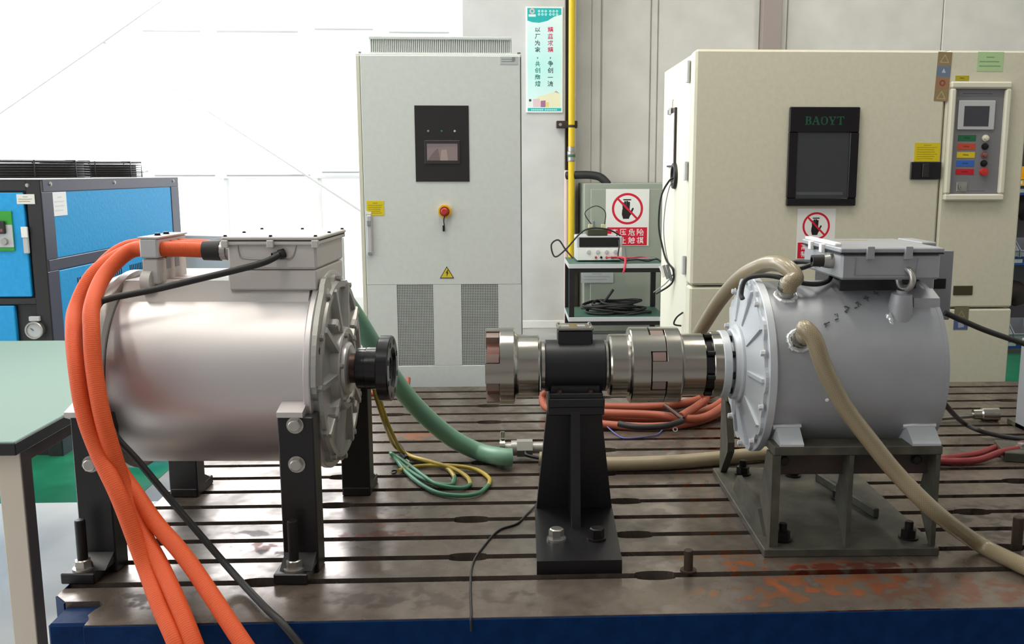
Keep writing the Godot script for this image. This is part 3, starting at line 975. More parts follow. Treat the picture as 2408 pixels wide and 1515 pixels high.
func couplings() -> void:
	var a := Vector3(0, 0.965, -2.57)
	# torque sensor on its black stand
	var st := thing("sensor_stand", "black welded stand with a wide base plate and a central web, under the torque sensor", "stand", Vector3(0.17, 0.5, -2.4))
	var L := Vector3(-0.17, -0.5, 2.4)
	part("base_plate", M.new().prism(poly([0.06, 2.222, 0.275, 2.222, 0.292, 2.64, 0.066, 2.64]), 0.5, 0.536, Transform3D(Basis(Vector3.RIGHT, Vector3(0, 0, -1), Vector3.UP), L)), mt.black, st)
	part("back_plate", M.new().prism(poly([0.07, 0.536, 0.289, 0.536, 0.25, 0.88, 0.107, 0.88]), -2.632, -2.6, Transform3D(Basis.IDENTITY, L)), mt.black, st)
	part("web", M.new().prism(poly([2.44, 0.536, 2.6, 0.536, 2.6, 0.862, 2.5, 0.862]), 0.163, 0.187, Transform3D(Basis(Vector3(0, 0, -1), Vector3.UP, Vector3.RIGHT), L)), mt.black, st)
	part("top_plate", M.new().span(Vector3(0.1, 0.862, -2.645), Vector3(0.255, 0.888, -2.49), 0.003, Transform3D(Basis.IDENTITY, L)), mt.black, st)
	part("front_collar", M.new().span(Vector3(0.1, 0.838, -2.64), Vector3(0.255, 0.864, -2.498), 0.003, Transform3D(Basis.IDENTITY, L)), mt.black, st)
	for x in [0.116, 0.223]:
		bolt(st, Vector3(x, 0.536, -2.36) + L, Vector3.UP, 0.0205, 0.03, mt.bolt if x < 0.2 else mt.darkbolt, "bolt")
	var se := thing("torque_sensor", "dark round torque sensor with a small box on top, held on the black stand", "sensor", Vector3(0.177, 0.888, -2.57))
	var s := Vector3(-0.177, 0.077, 0)
	part("body", cyl(M.new(), [0.092, 0.05, 0.092, 0.07, 0.095, 0.0725, 0.258, 0.0725, 0.261, 0.07, 0.261, 0.05], s, 64), mt.sensor, se)
	part("end_ring", cyl(M.new(), [0.081, 0.03, 0.081, 0.068, 0.083, 0.07, 0.092, 0.07], s, 64), mt.steel, se)
	part("end_ring", cyl(M.new(), [0.261, 0.07, 0.267, 0.07, 0.269, 0.068, 0.269, 0.03], s, 64), mt.steel, se)
	part("cradle", M.new().span(Vector3(0.108, -0.075, -0.06) + Vector3(s.x, s.y, 0), Vector3(0.245, -0.045, 0.06) + Vector3(s.x, s.y, 0), 0.004), mt.sensor, se)
	part("mounting_foot", M.new().span(Vector3(0.104, -0.077, -0.07) + Vector3(s.x, s.y, 0), Vector3(0.25, -0.063, 0.078) + Vector3(s.x, s.y, 0), 0.002), mt.sensor, se)
	for x in [0.133, 0.218]:
		bolt(se, Vector3(x, -0.063, 0.069) + s, Vector3.UP, 0.007, 0.007, mt.rustbolt, "screw")
	var cb := part("connector_box", M.new().span(Vector3(0.129, 0.05, -0.05) + s, Vector3(0.225, 0.103, 0.03) + s, 0.003), mt.black, se)
	part("name_plate", M.new().span(Vector3(0.127, 0.103, -0.052) + s, Vector3(0.227, 0.112, 0.032) + s, 0.002), mt.steel, cb)
	for x in [0.133, 0.221]:
		for z in [-0.044, 0.025]:
			bolt(cb, Vector3(x, 0.112, z) + s, Vector3.UP, 0.004, 0.003, mt.bolt, "screw")
	for x in [0.15, 0.195]:
		part("print_patch", M.new().span(Vector3(x - 0.011, 0.112, -0.02) + s, Vector3(x + 0.011, 0.1125, 0.014) + s, 0.0), mt.grey, cb)
	# open half coupling towards the silver motor
	var c1 := thing("jaw_coupling", "open steel jaw half coupling with reddish buffer blocks, beside the black flange", "coupling", Vector3(0.005, 0.965, -2.57))
	var t := Vector3.ZERO
	part("disc", cyl(M.new(), [-0.037, 0.03, -0.037, 0.106, -0.036, 0.107, 0.001, 0.107, 0.004, 0.104, 0.004, 0.08], t, 72), mt.steel, c1)
	part("hub", cyl(M.new(), [0.003, 0.095, 0.01, 0.089, 0.014, 0.0875, 0.068, 0.0875, 0.072, 0.084, 0.072, 0.03], t, 72), mt.steel, c1)
	part("buffer_ring", cyl(M.new(), [-0.072, 0.03, -0.072, 0.082, -0.038, 0.082], t, 48), mt.spider, c1)
	for i in 4:
		jaw(c1, -0.076, -0.036, PI / 2 + TAU * i / 4.0)
		for e in [-1, 1]:
			buffer(c1, -0.074, -0.039, PI / 2 + TAU * i / 4.0 + e * 0.4, 0.115, 0.103)
	# closed coupling between the sensor and the second motor
	var c2 := thing("jaw_coupling", "closed steel jaw coupling of two hubs between the torque sensor and the flange adapter", "coupling", Vector3(0.405, 0.965, -2.57))
	part("hub", cyl(M.new(), [-0.134, 0.03, -0.134, 0.084, -0.129, 0.0875, -0.086, 0.0875, -0.08, 0.089, -0.075, 0.095], t, 72), mt.steel, c2)
	part("disc", cyl(M.new(), [-0.077, 0.08, -0.077, 0.104, -0.074, 0.107, -0.027, 0.107, -0.026, 0.106, -0.026, 0.03], t, 72), mt.steel, c2)
	part("buffer_ring", cyl(M.new(), [-0.027, 0.0985, 0.019, 0.0985], t, 48), mt.void, c2)
	part("disc", cyl(M.new(), [0.018, 0.03, 0.018, 0.106, 0.019, 0.107, 0.058, 0.107, 0.061, 0.104, 0.061, 0.08], t, 72), mt.steel, c2)
	part("hub", cyl(M.new(), [0.06, 0.095, 0.066, 0.0885, 0.07, 0.0875, 0.128, 0.0875, 0.132, 0.084, 0.132, 0.03], t, 72), mt.steel, c2)
	for i in 8:
		var g := 1.55 + TAU * i / 8.0
		if i % 2:
			jaw(c2, -0.028, 0.0155, g)
		else:
			jaw(c2, -0.0235, 0.02, g)
		buffer(c2, -0.022, 0.014, g + TAU / 16.0, 0.118, 0.1055)


func jaw(o: Node3D, x0: float, x1: float, g: float) -> void:
	var m := M.new()
	var r0 := 0.055
	var r1 := 0.107
	var w := 0.26
	for k in 8:
		var b0 := g - w + 2 * w * k / 8.0
		var b1 := g - w + 2 * w * (k + 1) / 8.0
		var d0 := Vector3(0, cos(b0), sin(b0))
		var d1 := Vector3(0, cos(b1), sin(b1))
		var X0 := Vector3(x0, 0, 0)
		var X1 := Vector3(x1, 0, 0)
		m.tri(X0 + d0 * r1, X0 + d1 * r1, X1 + d1 * r1, d0, d1, d1)
		m.tri(X0 + d0 * r1, X1 + d1 * r1, X1 + d0 * r1, d0, d1, d0)
		for X in [[X0, -1.0], [X1, 1.0]]:
			m.quad(X[0] + d0 * r0, X[0] + d1 * r0, X[0] + d1 * r1, X[0] + d0 * r1, Vector3(X[1], 0, 0))
	for e in [[g - w, -1.0], [g + w, 1.0]]:
		var d := Vector3(0, cos(e[0]), sin(e[0]))
		m.quad(Vector3(x0, 0, 0) + d * r0, Vector3(x1, 0, 0) + d * r0, Vector3(x1, 0, 0) + d * r1, Vector3(x0, 0, 0) + d * r1, Vector3(0, -sin(e[0]), cos(e[0])) * e[1])
	part("jaw", m, mt.steel, o)


func buffer(o: Node3D, x0: float, x1: float, g: float, w: float, r: float) -> void:
	var q := PackedVector2Array()
	for k in 6:
		var b := g - w + 2 * w * k / 5.0
		q.append(Vector2(sin(b), cos(b)) * r)
	q.append(Vector2(sin(g + w), cos(g + w)) * 0.06)
	q.append(Vector2(sin(g - w), cos(g - w)) * 0.06)
	part("buffer_block", M.new().prism(q, x0, x1, Transform3D(Basis(Vector3(0, 0, 1), Vector3.UP, Vector3.RIGHT), Vector3.ZERO)), mt.pad, o)


func right_motor() -> void:
	var o := thing("electric_motor", "matt grey motor on a pale welded frame, with braided hoses and handwriting on its shell", "motor", Vector3(0.9, 0.5, -2.57), -1.0)
	var a := Vector3(0, 0.465, 0)
	part("shell", cyl(M.new(), [-0.21, 0.2, -0.21, 0.233, 0.1, 0.237, 0.228, 0.237, 0.23, 0.2], a, 96), mt.silver2, o)
	part("rear_plate", cyl(M.new(), [0.228, 0.2, 0.228, 0.238, 0.24, 0.238, 0.244, 0.23, 0.244, 0], a, 72), mt.silver2, o)
	part("rim", cyl(M.new(), [-0.232, 0.2, -0.232, 0.244, -0.23, 0.2465, -0.212, 0.2465, -0.21, 0.244, -0.21, 0.2], a, 96), mt.bell, o)
	var q := PackedVector2Array()
	for i in 120:
		var g := TAU * i / 120.0
		q.append(Vector2.from_angle(g) * (0.228 + 0.016 * pow(maxf(0.0, cos(g * 10.0)), 0.7)))
	var face := Transform3D(Basis(Vector3(0, 0, 1), Vector3.UP, Vector3.LEFT), a)
	part("cover_plate", M.new().prism(q, 0.232, 0.241, face), mt.bell, o)
	part("cover_cone", cyl(M.new(), [-0.262, 0.11, -0.25, 0.165, -0.241, 0.215], a, 72), mt.bell, o)
	part("hub_ring", cyl(M.new(), [-0.284, 0.075, -0.284, 0.095, -0.281, 0.1, -0.272, 0.102, -0.268, 0.112, -0.262, 0.112], a, 64), mt.bell, o)
	part("boss", cyl(M.new(), [-0.296, 0.04, -0.296, 0.06, -0.29, 0.075, -0.28, 0.076], a, 48), mt.bell, o)
	part("seal", cyl(M.new(), [-0.2965, 0.045, -0.2975, 0.054, -0.2965, 0.058], a, 40), mt.void, o)
	for i in 10:
		var g := TAU * i / 10.0
		bolt(o, a + Vector3(-0.241, cos(g) * 0.233, sin(g) * 0.233), Vector3.LEFT, 0.008, 0.011, mt.lightgrey)
		var g2 := g + TAU / 20.0
		var d := Vector3(0, cos(g2), sin(g2))
		var t := Vector3(0, -sin(g2), cos(g2)) * 0.005
		var m := M.new()
		var p := [a + d * 0.112 + Vector3(-0.255, 0, 0), a + d * 0.125 + Vector3(-0.263, 0, 0), a + d * 0.225 + Vector3(-0.248, 0, 0), a + d * 0.228 + Vector3(-0.238, 0, 0)]
		m.quad(p[0] - t, p[1] - t, p[2] - t, p[3] - t, -t)
		m.quad(p[0] + t, p[1] + t, p[2] + t, p[3] + t, t)
		m.quad(p[1] - t, p[1] + t, p[2] + t, p[2] - t, Vector3(-1, 0, 0))
		m.quad(p[2] - t, p[2] + t, p[3] + t, p[3] - t, d)
		part("rib", m, mt.bell, o)
	part("tag", M.new().box(Vector3(-0.285, 0.36, 0.075), Vector3(0.004, 0.04, 0.03), 0.001, Transform3D(Basis(Vector3.RIGHT, 0.0), Vector3.ZERO)), mt.bell, o)
	part("shaft", cyl(M.new(), [-0.3, 0.047, -0.29, 0.047], a, 40), mt.bell, o)
	# terminal box, its dark base coloured to stand in for the shadow gap
	part("box_base", M.new().span(Vector3(-0.01, 0.66, -0.13), Vector3(0.2, 0.722, 0.09), 0.002), mt.dark, o)
	var bx := part("terminal_box", M.new().span(Vector3(-0.036, 0.722, -0.16), Vector3(0.226, 0.79, 0.172), 0.006), mt.silver2, o)
	part("panel_recess", M.new().tube(C([0.0, 0.78, 0.1725, 0.0, 0.735, 0.1725, 0.16, 0.735, 0.1725, 0.165, 0.778, 0.1725]), 0.0015, 6, 1, false), mt.grey, bx)
	part("gasket", M.new().span(Vector3(-0.041, 0.7895, -0.165), Vector3(0.231, 0.7925, 0.177), 0.0), mt.void, bx)
	var lid := part("box_lid", M.new().span(Vector3(-0.042, 0.7925, -0.167), Vector3(0.232, 0.806, 0.178), 0.003), mt.silver2, o)
	part("lid_rail", M.new().span(Vector3(-0.038, 0.806, -0.15), Vector3(-0.02, 0.815, 0.12), 0.002), mt.white, lid)
	part("lid_label", M.new().span(Vector3(0.04, 0.806, -0.12), Vector3(0.13, 0.8065, -0.1), 0.0), mt.yellow, lid)
	for x in [0.035, 0.135]:
		part("clip", M.new().prism(poly([0, 0.775, 0.018, 0.778, 0.018, 0.81, 0, 0.81]), x - 0.009, x + 0.009, Transform3D(Basis(Vector3(0, 0, 1), Vector3.UP, Vector3.RIGHT), Vector3(0, 0, 0.171))), mt.silver2, lid)
		part("clip", M.new().box(Vector3(-0.045, 0.795, x - 0.1), Vector3(0.012, 0.025, 0.022), 0.002), mt.white, lid)
	var gl := part("cable_gland", cyl(M.new(), [-0.062, 0.01, -0.062, 0.017, -0.045, 0.02, -0.036, 0.02], Vector3(0, 0.765, 0.1), 16), mt.bolt, o)
	part("connector", cyl(M.new(), [-0.092, 0.01, -0.092, 0.0155, -0.06, 0.0165, -0.06, 0.01], Vector3(0, 0.766, 0.1), 20), mt.rubber, gl)
	# bracket and plate behind the box
	part("bracket", M.new().span(Vector3(0.232, 0.6, -0.14), Vector3(0.275, 0.81, 0.03), 0.003), mt.silver2, o)
	part("bracket_plate", M.new().span(Vector3(0.275, 0.56, -0.19), Vector3(0.42, 0.77, -0.175), 0.003), mt.grey, o)
	part("bracket_slot", M.new().span(Vector3(0.33, 0.655, -0.176), Vector3(0.4, 0.685, -0.173), 0.0), mt.void, o)
	part("shell_pad", M.new().prism(poly([0.105, 0.64, 0.16, 0.6, 0.15, 0.67, 0.1, 0.69]), 0.17, 0.24, Transform3D(Basis(Vector3(0, 0, 1), Vector3.UP, Vector3.RIGHT), Vector3.ZERO)), mt.silver2, o)
	# lifting eye on its welded post
	var up := Vector3(0.08, 0.905, 0.42).normalized()
	var foot := Vector3(0.132, 0.625, 0.155)
	part("lifting_post", M.new().lathe([-0.05, 0.037, 0.035, 0.03, 0.06, 0.026, 0.062, 0.014, 0.07, 0.014], ax(Vector3(0, 1, 0.12), foot), 28), mt.silver2, o)
	part("post_gusset", M.new().prism(poly([0.17, 0.56, 0.1, 0.7, 0.075, 0.7, 0.08, 0.6]), 0.165, 0.18, Transform3D(Basis(Vector3(0, 0, 1), Vector3.UP, Vector3.RIGHT), Vector3.ZERO)), mt.silver2, o)
	var eye := []
	for i in 25:
		var g := TAU * i / 24.0
		eye.append(foot + Vector3(0.005, 0.098, 0.012) + Vector3(0.35 * sin(g), cos(g), 0.94 * sin(g)) * 0.026)
	part("lifting_eye", M.new().tube(eye, 0.0085, 12, 2), mt.bolt, o)
	var wd := M.new()
	var rg := RandomNumberGenerator.new()
	rg.seed = 2
	for i in 7:
		wd.lathe([-0.012, 0, -0.006, 0.01, 0.006, 0.01, 0.012, 0], ax(Vector3(rg.randf(), 1, rg.randf()), foot + Vector3(-0.036 + rg.randf() * 0.006, -0.055 + i * 0.009, 0.04 - i * 0.004)), 8)
	part("weld_bead", wd, mt.weld, o)
	# two hose nipples, each in a ring of weld
	for nn in [[Vector3(-0.16, 0.209, 0.105), 0.03], [Vector3(-0.15, 0.105, 0.213), 0.028]]:
		var p: Vector3 = a + nn[0]
		var dir := (Vector3(0, nn[0].y, nn[0].z)).normalized()
		var np := part("hose_nipple", M.new().lathe([-0.02, 0.021, 0.03, 0.019, 0.03, 0.022, 0.045, 0.022, 0.045, 0.0], ax(dir, p), 20), mt.bolt, o)
		var wr := M.new()
		for i in 16:
			var g := TAU * i / 16.0
			var b := ax(dir, p).basis
			wr.lathe([-0.01, 0, -0.006, 0.007, 0.006, 0.007, 0.01, 0], ax(b.y * sin(g) - b.z * cos(g), p + (b.y * cos(g) + b.z * sin(g)) * (0.025 + rg.randf() * 0.004) - dir * 0.004), 8)
		part("weld_ring", wr, mt.weld, np)
		part("hose_clip", M.new().lathe([0.02, 0.0235, 0.02, 0.0255, 0.032, 0.0255, 0.032, 0.0235], ax(dir, p), 24), mt.steel, np)
	for x in [[-0.2, -0.138], [0.147, 0.222]]:
		for s in [-1, 1]:
			var pd := part("mounting_pad", M.new().prism(poly([0.14, 0.27, 0.255, 0.296, 0.255, 0.302, 0.21, 0.335, 0.12, 0.335]), x[0], x[1], Transform3D(Basis(Vector3(0, 0, s), Vector3.UP, Vector3.RIGHT), Vector3.ZERO)), mt.bell, o)
			part("weld_bead", M.new().tube([Vector3(x[0] - 0.006, 0.334, 0.197 * s), Vector3(x[0] + 0.02, 0.336, 0.199 * s), Vector3(x[1] - 0.02, 0.335, 0.198 * s), Vector3(x[1] + 0.006, 0.336, 0.197 * s)], 0.008, 8, 4), mt.weld, pd)
	# marker handwriting, stroke by stroke, lying on the shell
	var inkm := mat(Color(0.3, 0.31, 0.33), 0.6)
	var words := ["1585 2839 4824", "2232 1838 5255 2858", "204084 1664 3538", "0939 3373 5159 6398", "1484 5059 2266", "3066 2484 5589"]
	for i in 6:
		var ink := M.new()
		for s in words[i].split(" "):
			var pts := []
			for k in range(0, s.length() - 1, 2):
				var u := -0.082 + i * 0.031 + int(s[k]) * 0.0022
				var g := 0.93 - i * 0.088 - int(s[k]) * 0.004 + (int(s[k + 1]) - 5) * 0.011   # angle from the top towards the camera
				pts.append(a + Vector3(u, cos(g) * 0.2382, sin(g) * 0.2382))
			if pts.size() > 1:
				ink.tube(pts, 0.0016, 5, 2, false)
		part("pen_mark", ink, inkm, o)
	for p in [[-0.075, -0.22], [0.06, -0.26]]:
		part("chip", M.new().lathe([0, 0.006, 0.002, 0.004, 0.002, 0], ax(Vector3(0, p[1], 0.95), a + Vector3(p[0], sin(p[1]) * 0.234, cos(p[1]) * 0.234)), 7), mt.white, o)
	# its welded frame
	var f := thing("motor_frame", "pale green-grey welded steel frame with tapered gussets under the matt grey motor", "frame", Vector3(0.89, 0.5, -2.62), -1.0)
	part("base_plate", M.new().span(Vector3(-0.225, 0, -0.37), Vector3(0.24, 0.022, 0.32), 0.002), mt.frame, f)
	for s in [-1, 1]:
		var z := 0.305 if s > 0 else -0.345
		part("top_rail", M.new().span(Vector3(-0.205, 0.272, z - s * 0.075), Vector3(0.238, 0.296, z), 0.002), mt.frame, f)
		part("rail_web", M.new().span(Vector3(-0.19, 0.205, z - s * 0.07), Vector3(0.225, 0.272, z - s * 0.05), 0.002), mt.frameweb, f)
		for x in [-0.197, 0.0, 0.228]:
			var w := 0.022 if x < -0.1 else 0.012
			part("gusset", M.new().prism(poly([0.02, 0.272, 0.0, 0.272, 0.0, 0.022, 0.02, 0.022, 0.115, 0.12, 0.115, 0.15, 0.06, 0.272] if x < -0.1 else [0.05, 0.272, 0.0, 0.272, -0.0, 0.022, 0.015, 0.022, 0.1, 0.12]), x - w / 2, x + w / 2, Transform3D(Basis(Vector3(0, 0, -s), Vector3.UP, Vector3.RIGHT), Vector3(0, 0, z))), mt.frame, f)
	part("side_plate", M.new().prism(poly([-0.15, 0.022, 0.23, 0.022, 0.16, 0.075, -0.1, 0.085]), -0.205, -0.19, Transform3D(Basis(Vector3(0, 0, 1), Vector3.UP, Vector3.RIGHT), Vector3.ZERO)), mt.frame, f)
	part("cross_bar", M.new().box(Vector3(0.13, 0.036, -0.04), Vector3(0.018, 0.028, 0.34), 0.003, Transform3D(Basis(Vector3.UP, 0.2), Vector3.ZERO)), mt.frame, f)
	for p in [[-0.16, 0.255], [0.185, 0.25], [-0.14, -0.3], [0.02, -0.28], [0.1, -0.06]]:
		bolt(f, Vector3(p[0], 0.022, p[1]), Vector3.UP, 0.021, 0.026, mt.darkbolt, "bolt", 0.02)
	for x in [-0.165, 0.19]:
		bolt(f, Vector3(x, 0.245, 0.256), Vector3(0, 0, 1), 0.012, 0.01, mt.darkbolt, "bolt")
	# adapter flange between the coupling and this motor
	var d := thing("flange_adapter", "dark, steel and white painted discs stacked between the closed coupling and grey motor", "flange", Vector3(0.57, 0.965, -2.57))
	var z0 := Vector3.ZERO
	part("dark_disc", cyl(M.new(), [-0.034, 0.03, -0.034, 0.078, -0.012, 0.08, -0.012, 0.03], z0, 64), mt.gloss, d)
	part("steel_disc", cyl(M.new(), [-0.014, 0.06, -0.014, 0.09, -0.012, 0.0915, 0.012, 0.0915, 0.012, 0.06], z0, 72), mt.steel, d)
	part("white_disc", cyl(M.new(), [0.012, 0.06, 0.012, 0.094, 0.014, 0.0955, 0.032, 0.0955, 0.034, 0.094, 0.034, 0.04], z0, 72), mt.bell, d)
	part("shaft_sleeve", cyl(M.new(), [0.03, 0.05, 0.034, 0.049, 0.088, 0.047], z0, 40), mt.bell, d)
	for i in 8:
		var g := TAU * (i + 0.3) / 8.0
		bolt(d, Vector3(0.034, cos(g) * 0.078, sin(g) * 0.078), Vector3.RIGHT, 0.0095, 0.012, mt.darkbolt)
		part("spacer", cyl(M.new(), [-0.034, 0.008, -0.014, 0.008], Vector3(0, cos(g), sin(g)) * 0.086, 10), mt.darkbolt, d)


func cables() -> void:
	# three thick orange cables over the silver motor's end and down in front of the bed
	var oa := [C([-0.78, 1.3, -2.571, -0.86, 1.303, -2.574, -0.925, 1.303, -2.577, -1.037, 1.299, -2.58, -1.097, 1.242, -2.53, -1.108, 1.16, -2.44, -1.085, 1.107, -2.36, -1.035, 1.031, -2.275, -1, 0.93, -2.225, -0.976, 0.85, -2.215, -0.936, 0.79, -2.195, -0.888, 0.739, -2.165, -0.835, 0.685, -2.13, -0.744, 0.614, -2.07, -0.588, 0.484, -1.93, -0.517, 0.416, -1.88]),
		C([-0.78, 1.3, -2.516, -0.86, 1.303, -2.519, -0.925, 1.303, -2.522, -1.004, 1.297, -2.53, -1.074, 1.245, -2.46, -1.096, 1.167, -2.39, -1.073, 1.115, -2.31, -1.038, 1.039, -2.235, -1.008, 0.939, -2.19, -0.972, 0.852, -2.165, -0.91, 0.751, -2.12, -0.85, 0.612, -2.08, -0.794, 0.543, -2.01, -0.735, 0.482, -1.94, -0.695, 0.409, -1.9]),
		C([-0.785, 1.3, -2.461, -0.86, 1.303, -2.464, -0.925, 1.303, -2.467, -0.992, 1.296, -2.48, -1.036, 1.24, -2.42, -1.023, 1.178, -2.31, -1.005, 1.124, -2.255, -0.988, 1.043, -2.215, -0.963, 0.941, -2.18, -0.94, 0.851, -2.168, -0.917, 0.761, -2.163, -0.875, 0.678, -2.13, -0.816, 0.611, -2.08, -0.749, 0.547, -2, -0.696, 0.484, -1.935, -0.655, 0.414, -1.89])]
	var ol := ["orange sleeved cable that parts from the other two, next to the thin black cable", "orange sleeved cable on the outside of the bend, next to the black support leg", "orange sleeved cable from the gland nearest the camera, running between the other two"]
	for i in 3:
		solo("orange_cable", M.new().tube(oa[i], 0.0195, 16, 8), mt.orange, ol[i], "cable", "orange motor cables")
	solo("sensor_cable", M.new().tube(C([-0.588, 1.293, -2.398, -0.621, 1.276, -2.375, -0.696, 1.256, -2.375, -0.778, 1.237, -2.365, -0.881, 1.213, -2.355, -0.951, 1.2, -2.345, -0.991, 1.192, -2.335, -1.014, 1.181, -2.33, -1.02, 1.15, -2.315, -1.012, 1.087, -2.285, -1.007, 0.993, -2.275, -0.98, 0.878, -2.265, -0.915, 0.792, -2.26, -0.816, 0.663, -2.25, -0.682, 0.53, -2.193, -0.566, 0.515, -2.037, -0.517, 0.499, -1.99, -0.466, 0.447, -1.965, -0.424, 0.383, -1.95]), 0.0085, 10, 8), mt.rubber, "black cable running from the small gland of the silver motor down across the bed", "cable")
	# green hose, its fitting and the pale hose that goes on from it
	solo("green_hose", M.new().tube(C([-0.56, 1.173, -2.87, -0.514, 1.094, -2.92, -0.465, 0.991, -2.97, -0.414, 0.876, -3.02, -0.353, 0.763, -3.07, -0.281, 0.664, -3.12, -0.198, 0.58, -3.16, -0.111, 0.529, -3.18, -0.035, 0.54, -3.086, -0, 0.54, -3.08]), 0.031, 20, 8), mt.green, "thick green hose curving down behind the black shaft flange to a metal fitting", "hose")
	var ft := thing("hose_fitting", "metal ball valve fitting joining the green hose to the pale hose behind the black stand", "valve", Vector3(-0.013, 0.5, -3.189))
	part("hose_clip", cyl(M.new(), [-0.03, 0.032, -0.03, 0.034, -0.012, 0.034, -0.012, 0.032], Vector3(0, 0.04, 0), 28), mt.steel, ft)
	part("nozzle", cyl(M.new(), [-0.02, 0.02, 0.01, 0.02, 0.01, 0.027, 0.03, 0.027, 0.03, 0.02, 0.14, 0.02], Vector3(0, 0.04, 0), 24), mt.cast, ft)
	part("valve_body", M.new().prism(ngon(6, 0.032), 0.03, 0.085, az(Vector3.RIGHT, Vector3(0, 0.04, 0))), mt.cast, ft)
	part("valve_lever", M.new().tube(C([0.06, 0.036, 0.025, 0.062, 0.03, 0.05, 0.09, 0.025, 0.062, 0.12, 0.02, 0.066]), 0.006, 8, 4), mt.darkbolt, ft)
	part("clip_screw", M.new().lathe([0, 0.008, 0.02, 0.008, 0.02, 0], ax(Vector3.UP, Vector3(-0.02, 0.08, 0)), 12), mt.steel, ft)
	solo("pale_hose", M.new().tube(C([0.092, 0.535, -3.077, 0.196, 0.527, -3.065, 0.324, 0.525, -3.038, 0.574, 0.525, -3.055, 0.871, 0.526, -3.127, 1.126, 0.526, -3.168]), 0.0245, 16, 8), mt.hose2, "pale beige hose lying straight along the bed behind the black stand", "hose")
	solo("braided_hose", M.new().tube(C([0.74, 1.19, -2.452, 0.741, 1.21, -2.445, 0.757, 1.224, -2.45, 0.744, 1.246, -2.48, 0.73, 1.253, -2.53, 0.716, 1.24, -2.62, 0.684, 1.196, -2.73, 0.663, 1.117, -2.88, 0.654, 1.004, -3.08, 0.659, 0.861, -3.35, 0.695, 0.671, -3.7, 0.709, 0.54, -3.911]), 0.0225, 18, 8), mt.hose, "braided beige hose arching from the top of the grey motor down behind the coupling", "hose")
	solo("braided_hose", M.new().tube(C([0.75, 1.08, -2.335, 0.752, 1.097, -2.298, 0.729, 1.117, -2.265, 0.748, 1.091, -2.245, 0.774, 1.022, -2.24, 0.829, 0.924, -2.24, 0.896, 0.837, -2.235, 0.968, 0.75, -2.225, 1.063, 0.656, -2.205, 1.235, 0.527, -2.31, 1.282, 0.523, -2.171, 1.318, 0.523, -2.08]), 0.0215, 18, 8), mt.hose, "braided beige hose hanging across the front of the grey motor and its frame", "hose")
	# earth leads, yellow and green
	var e1 := thing("earth_lead", "yellow and green earth lead lying in the smallest loop on the bed", "wire", Vector3.ZERO, 0.0)
	part("yellow_length", M.new().tube(C([-0.424, 0.899, -2.78, -0.419, 0.792, -2.87, -0.411, 0.689, -2.97, -0.422, 0.53, -3.272, -0.36, 0.51, -3.211, -0.287, 0.509, -3.147, -0.223, 0.509, -3.073, -0.19, 0.509, -2.973]), 0.007, 9, 6), mt.yellow, e1)
	part("green_length", M.new().tube(C([-0.19, 0.509, -2.973, -0.195, 0.509, -2.901, -0.239, 0.509, -2.907, -0.307, 0.509, -2.978, -0.379, 0.51, -3.114, -0.422, 0.52, -3.202]), 0.007, 9, 6), mt.greenwire, e1)
	part("end_sleeve", M.new().tube(C([-0.409, 0.525, -3.288, -0.369, 0.512, -3.175]), 0.009, 9, 1, false), mt.rubber, e1)
	var e2 := thing("earth_lead", "yellow and green earth lead lying in the middle loop on the bed", "wire", Vector3.ZERO, 0.0)
	part("yellow_length", M.new().tube(C([-0.417, 0.895, -2.8, -0.411, 0.77, -2.9, -0.394, 0.651, -3, -0.382, 0.52, -3.21, -0.299, 0.52, -3.122, -0.207, 0.515, -3.054, -0.149, 0.509, -2.971, -0.135, 0.509, -2.894]), 0.007, 9, 6), mt.yellow, e2)
	part("green_length", M.new().tube(C([-0.135, 0.509, -2.894, -0.162, 0.509, -2.862, -0.237, 0.516, -2.878, -0.301, 0.516, -2.987, -0.375, 0.51, -3.148, -0.433, 0.512, -3.238]), 0.007, 9, 6), mt.greenwire, e2)
	part("ring_terminal", M.new().tube(C([-0.37, 0.51, -3.172, -0.358, 0.508, -3.148, -0.363, 0.508, -3.134, -0.374, 0.508, -3.154, -0.37, 0.51, -3.172]), 0.0025, 6, 3), mt.bolt, e2)
	var e3 := thing("earth_lead", "yellow and green earth lead lying in the largest loop on the bed", "wire", Vector3.ZERO, 0.0)
	part("yellow_length", M.new().tube(C([-0.38, 0.51, -3.04, -0.353, 0.509, -3.079, -0.283, 0.509, -3.099, -0.193, 0.52, -3.056, -0.121, 0.509, -3.046, -0.076, 0.509, -2.955, -0.077, 0.509, -2.883]), 0.007, 9, 6), mt.yellow, e3)
	part("green_length", M.new().tube(C([-0.077, 0.509, -2.883, -0.106, 0.509, -2.812, -0.165, 0.509, -2.791, -0.247, 0.509, -2.834, -0.336, 0.509, -2.988, -0.396, 0.512, -3.142, -0.421, 0.53, -3.169]), 0.007, 9, 6), mt.greenwire, e3)
	part("ring_terminal", M.new().tube(C([-0.378, 0.508, -3.046, -0.4, 0.508, -3.052, -0.405, 0.508, -3.034, -0.395, 0.508, -3.02, -0.388, 0.508, -3.033]), 0.003, 6, 3), mt.darkbolt, e3)
	var e4 := thing("orange_wire", "short orange lead crossing the far strips behind the black flange", "wire", Vector3.ZERO)
	part("lead", M.new().tube(C([-0.641, 0.51, -4.164, -0.53, 0.51, -4.193, -0.488, 0.515, -4.255, -0.483, 0.549, -4.3]), 0.012, 10, 5), mt.orange2, e4)
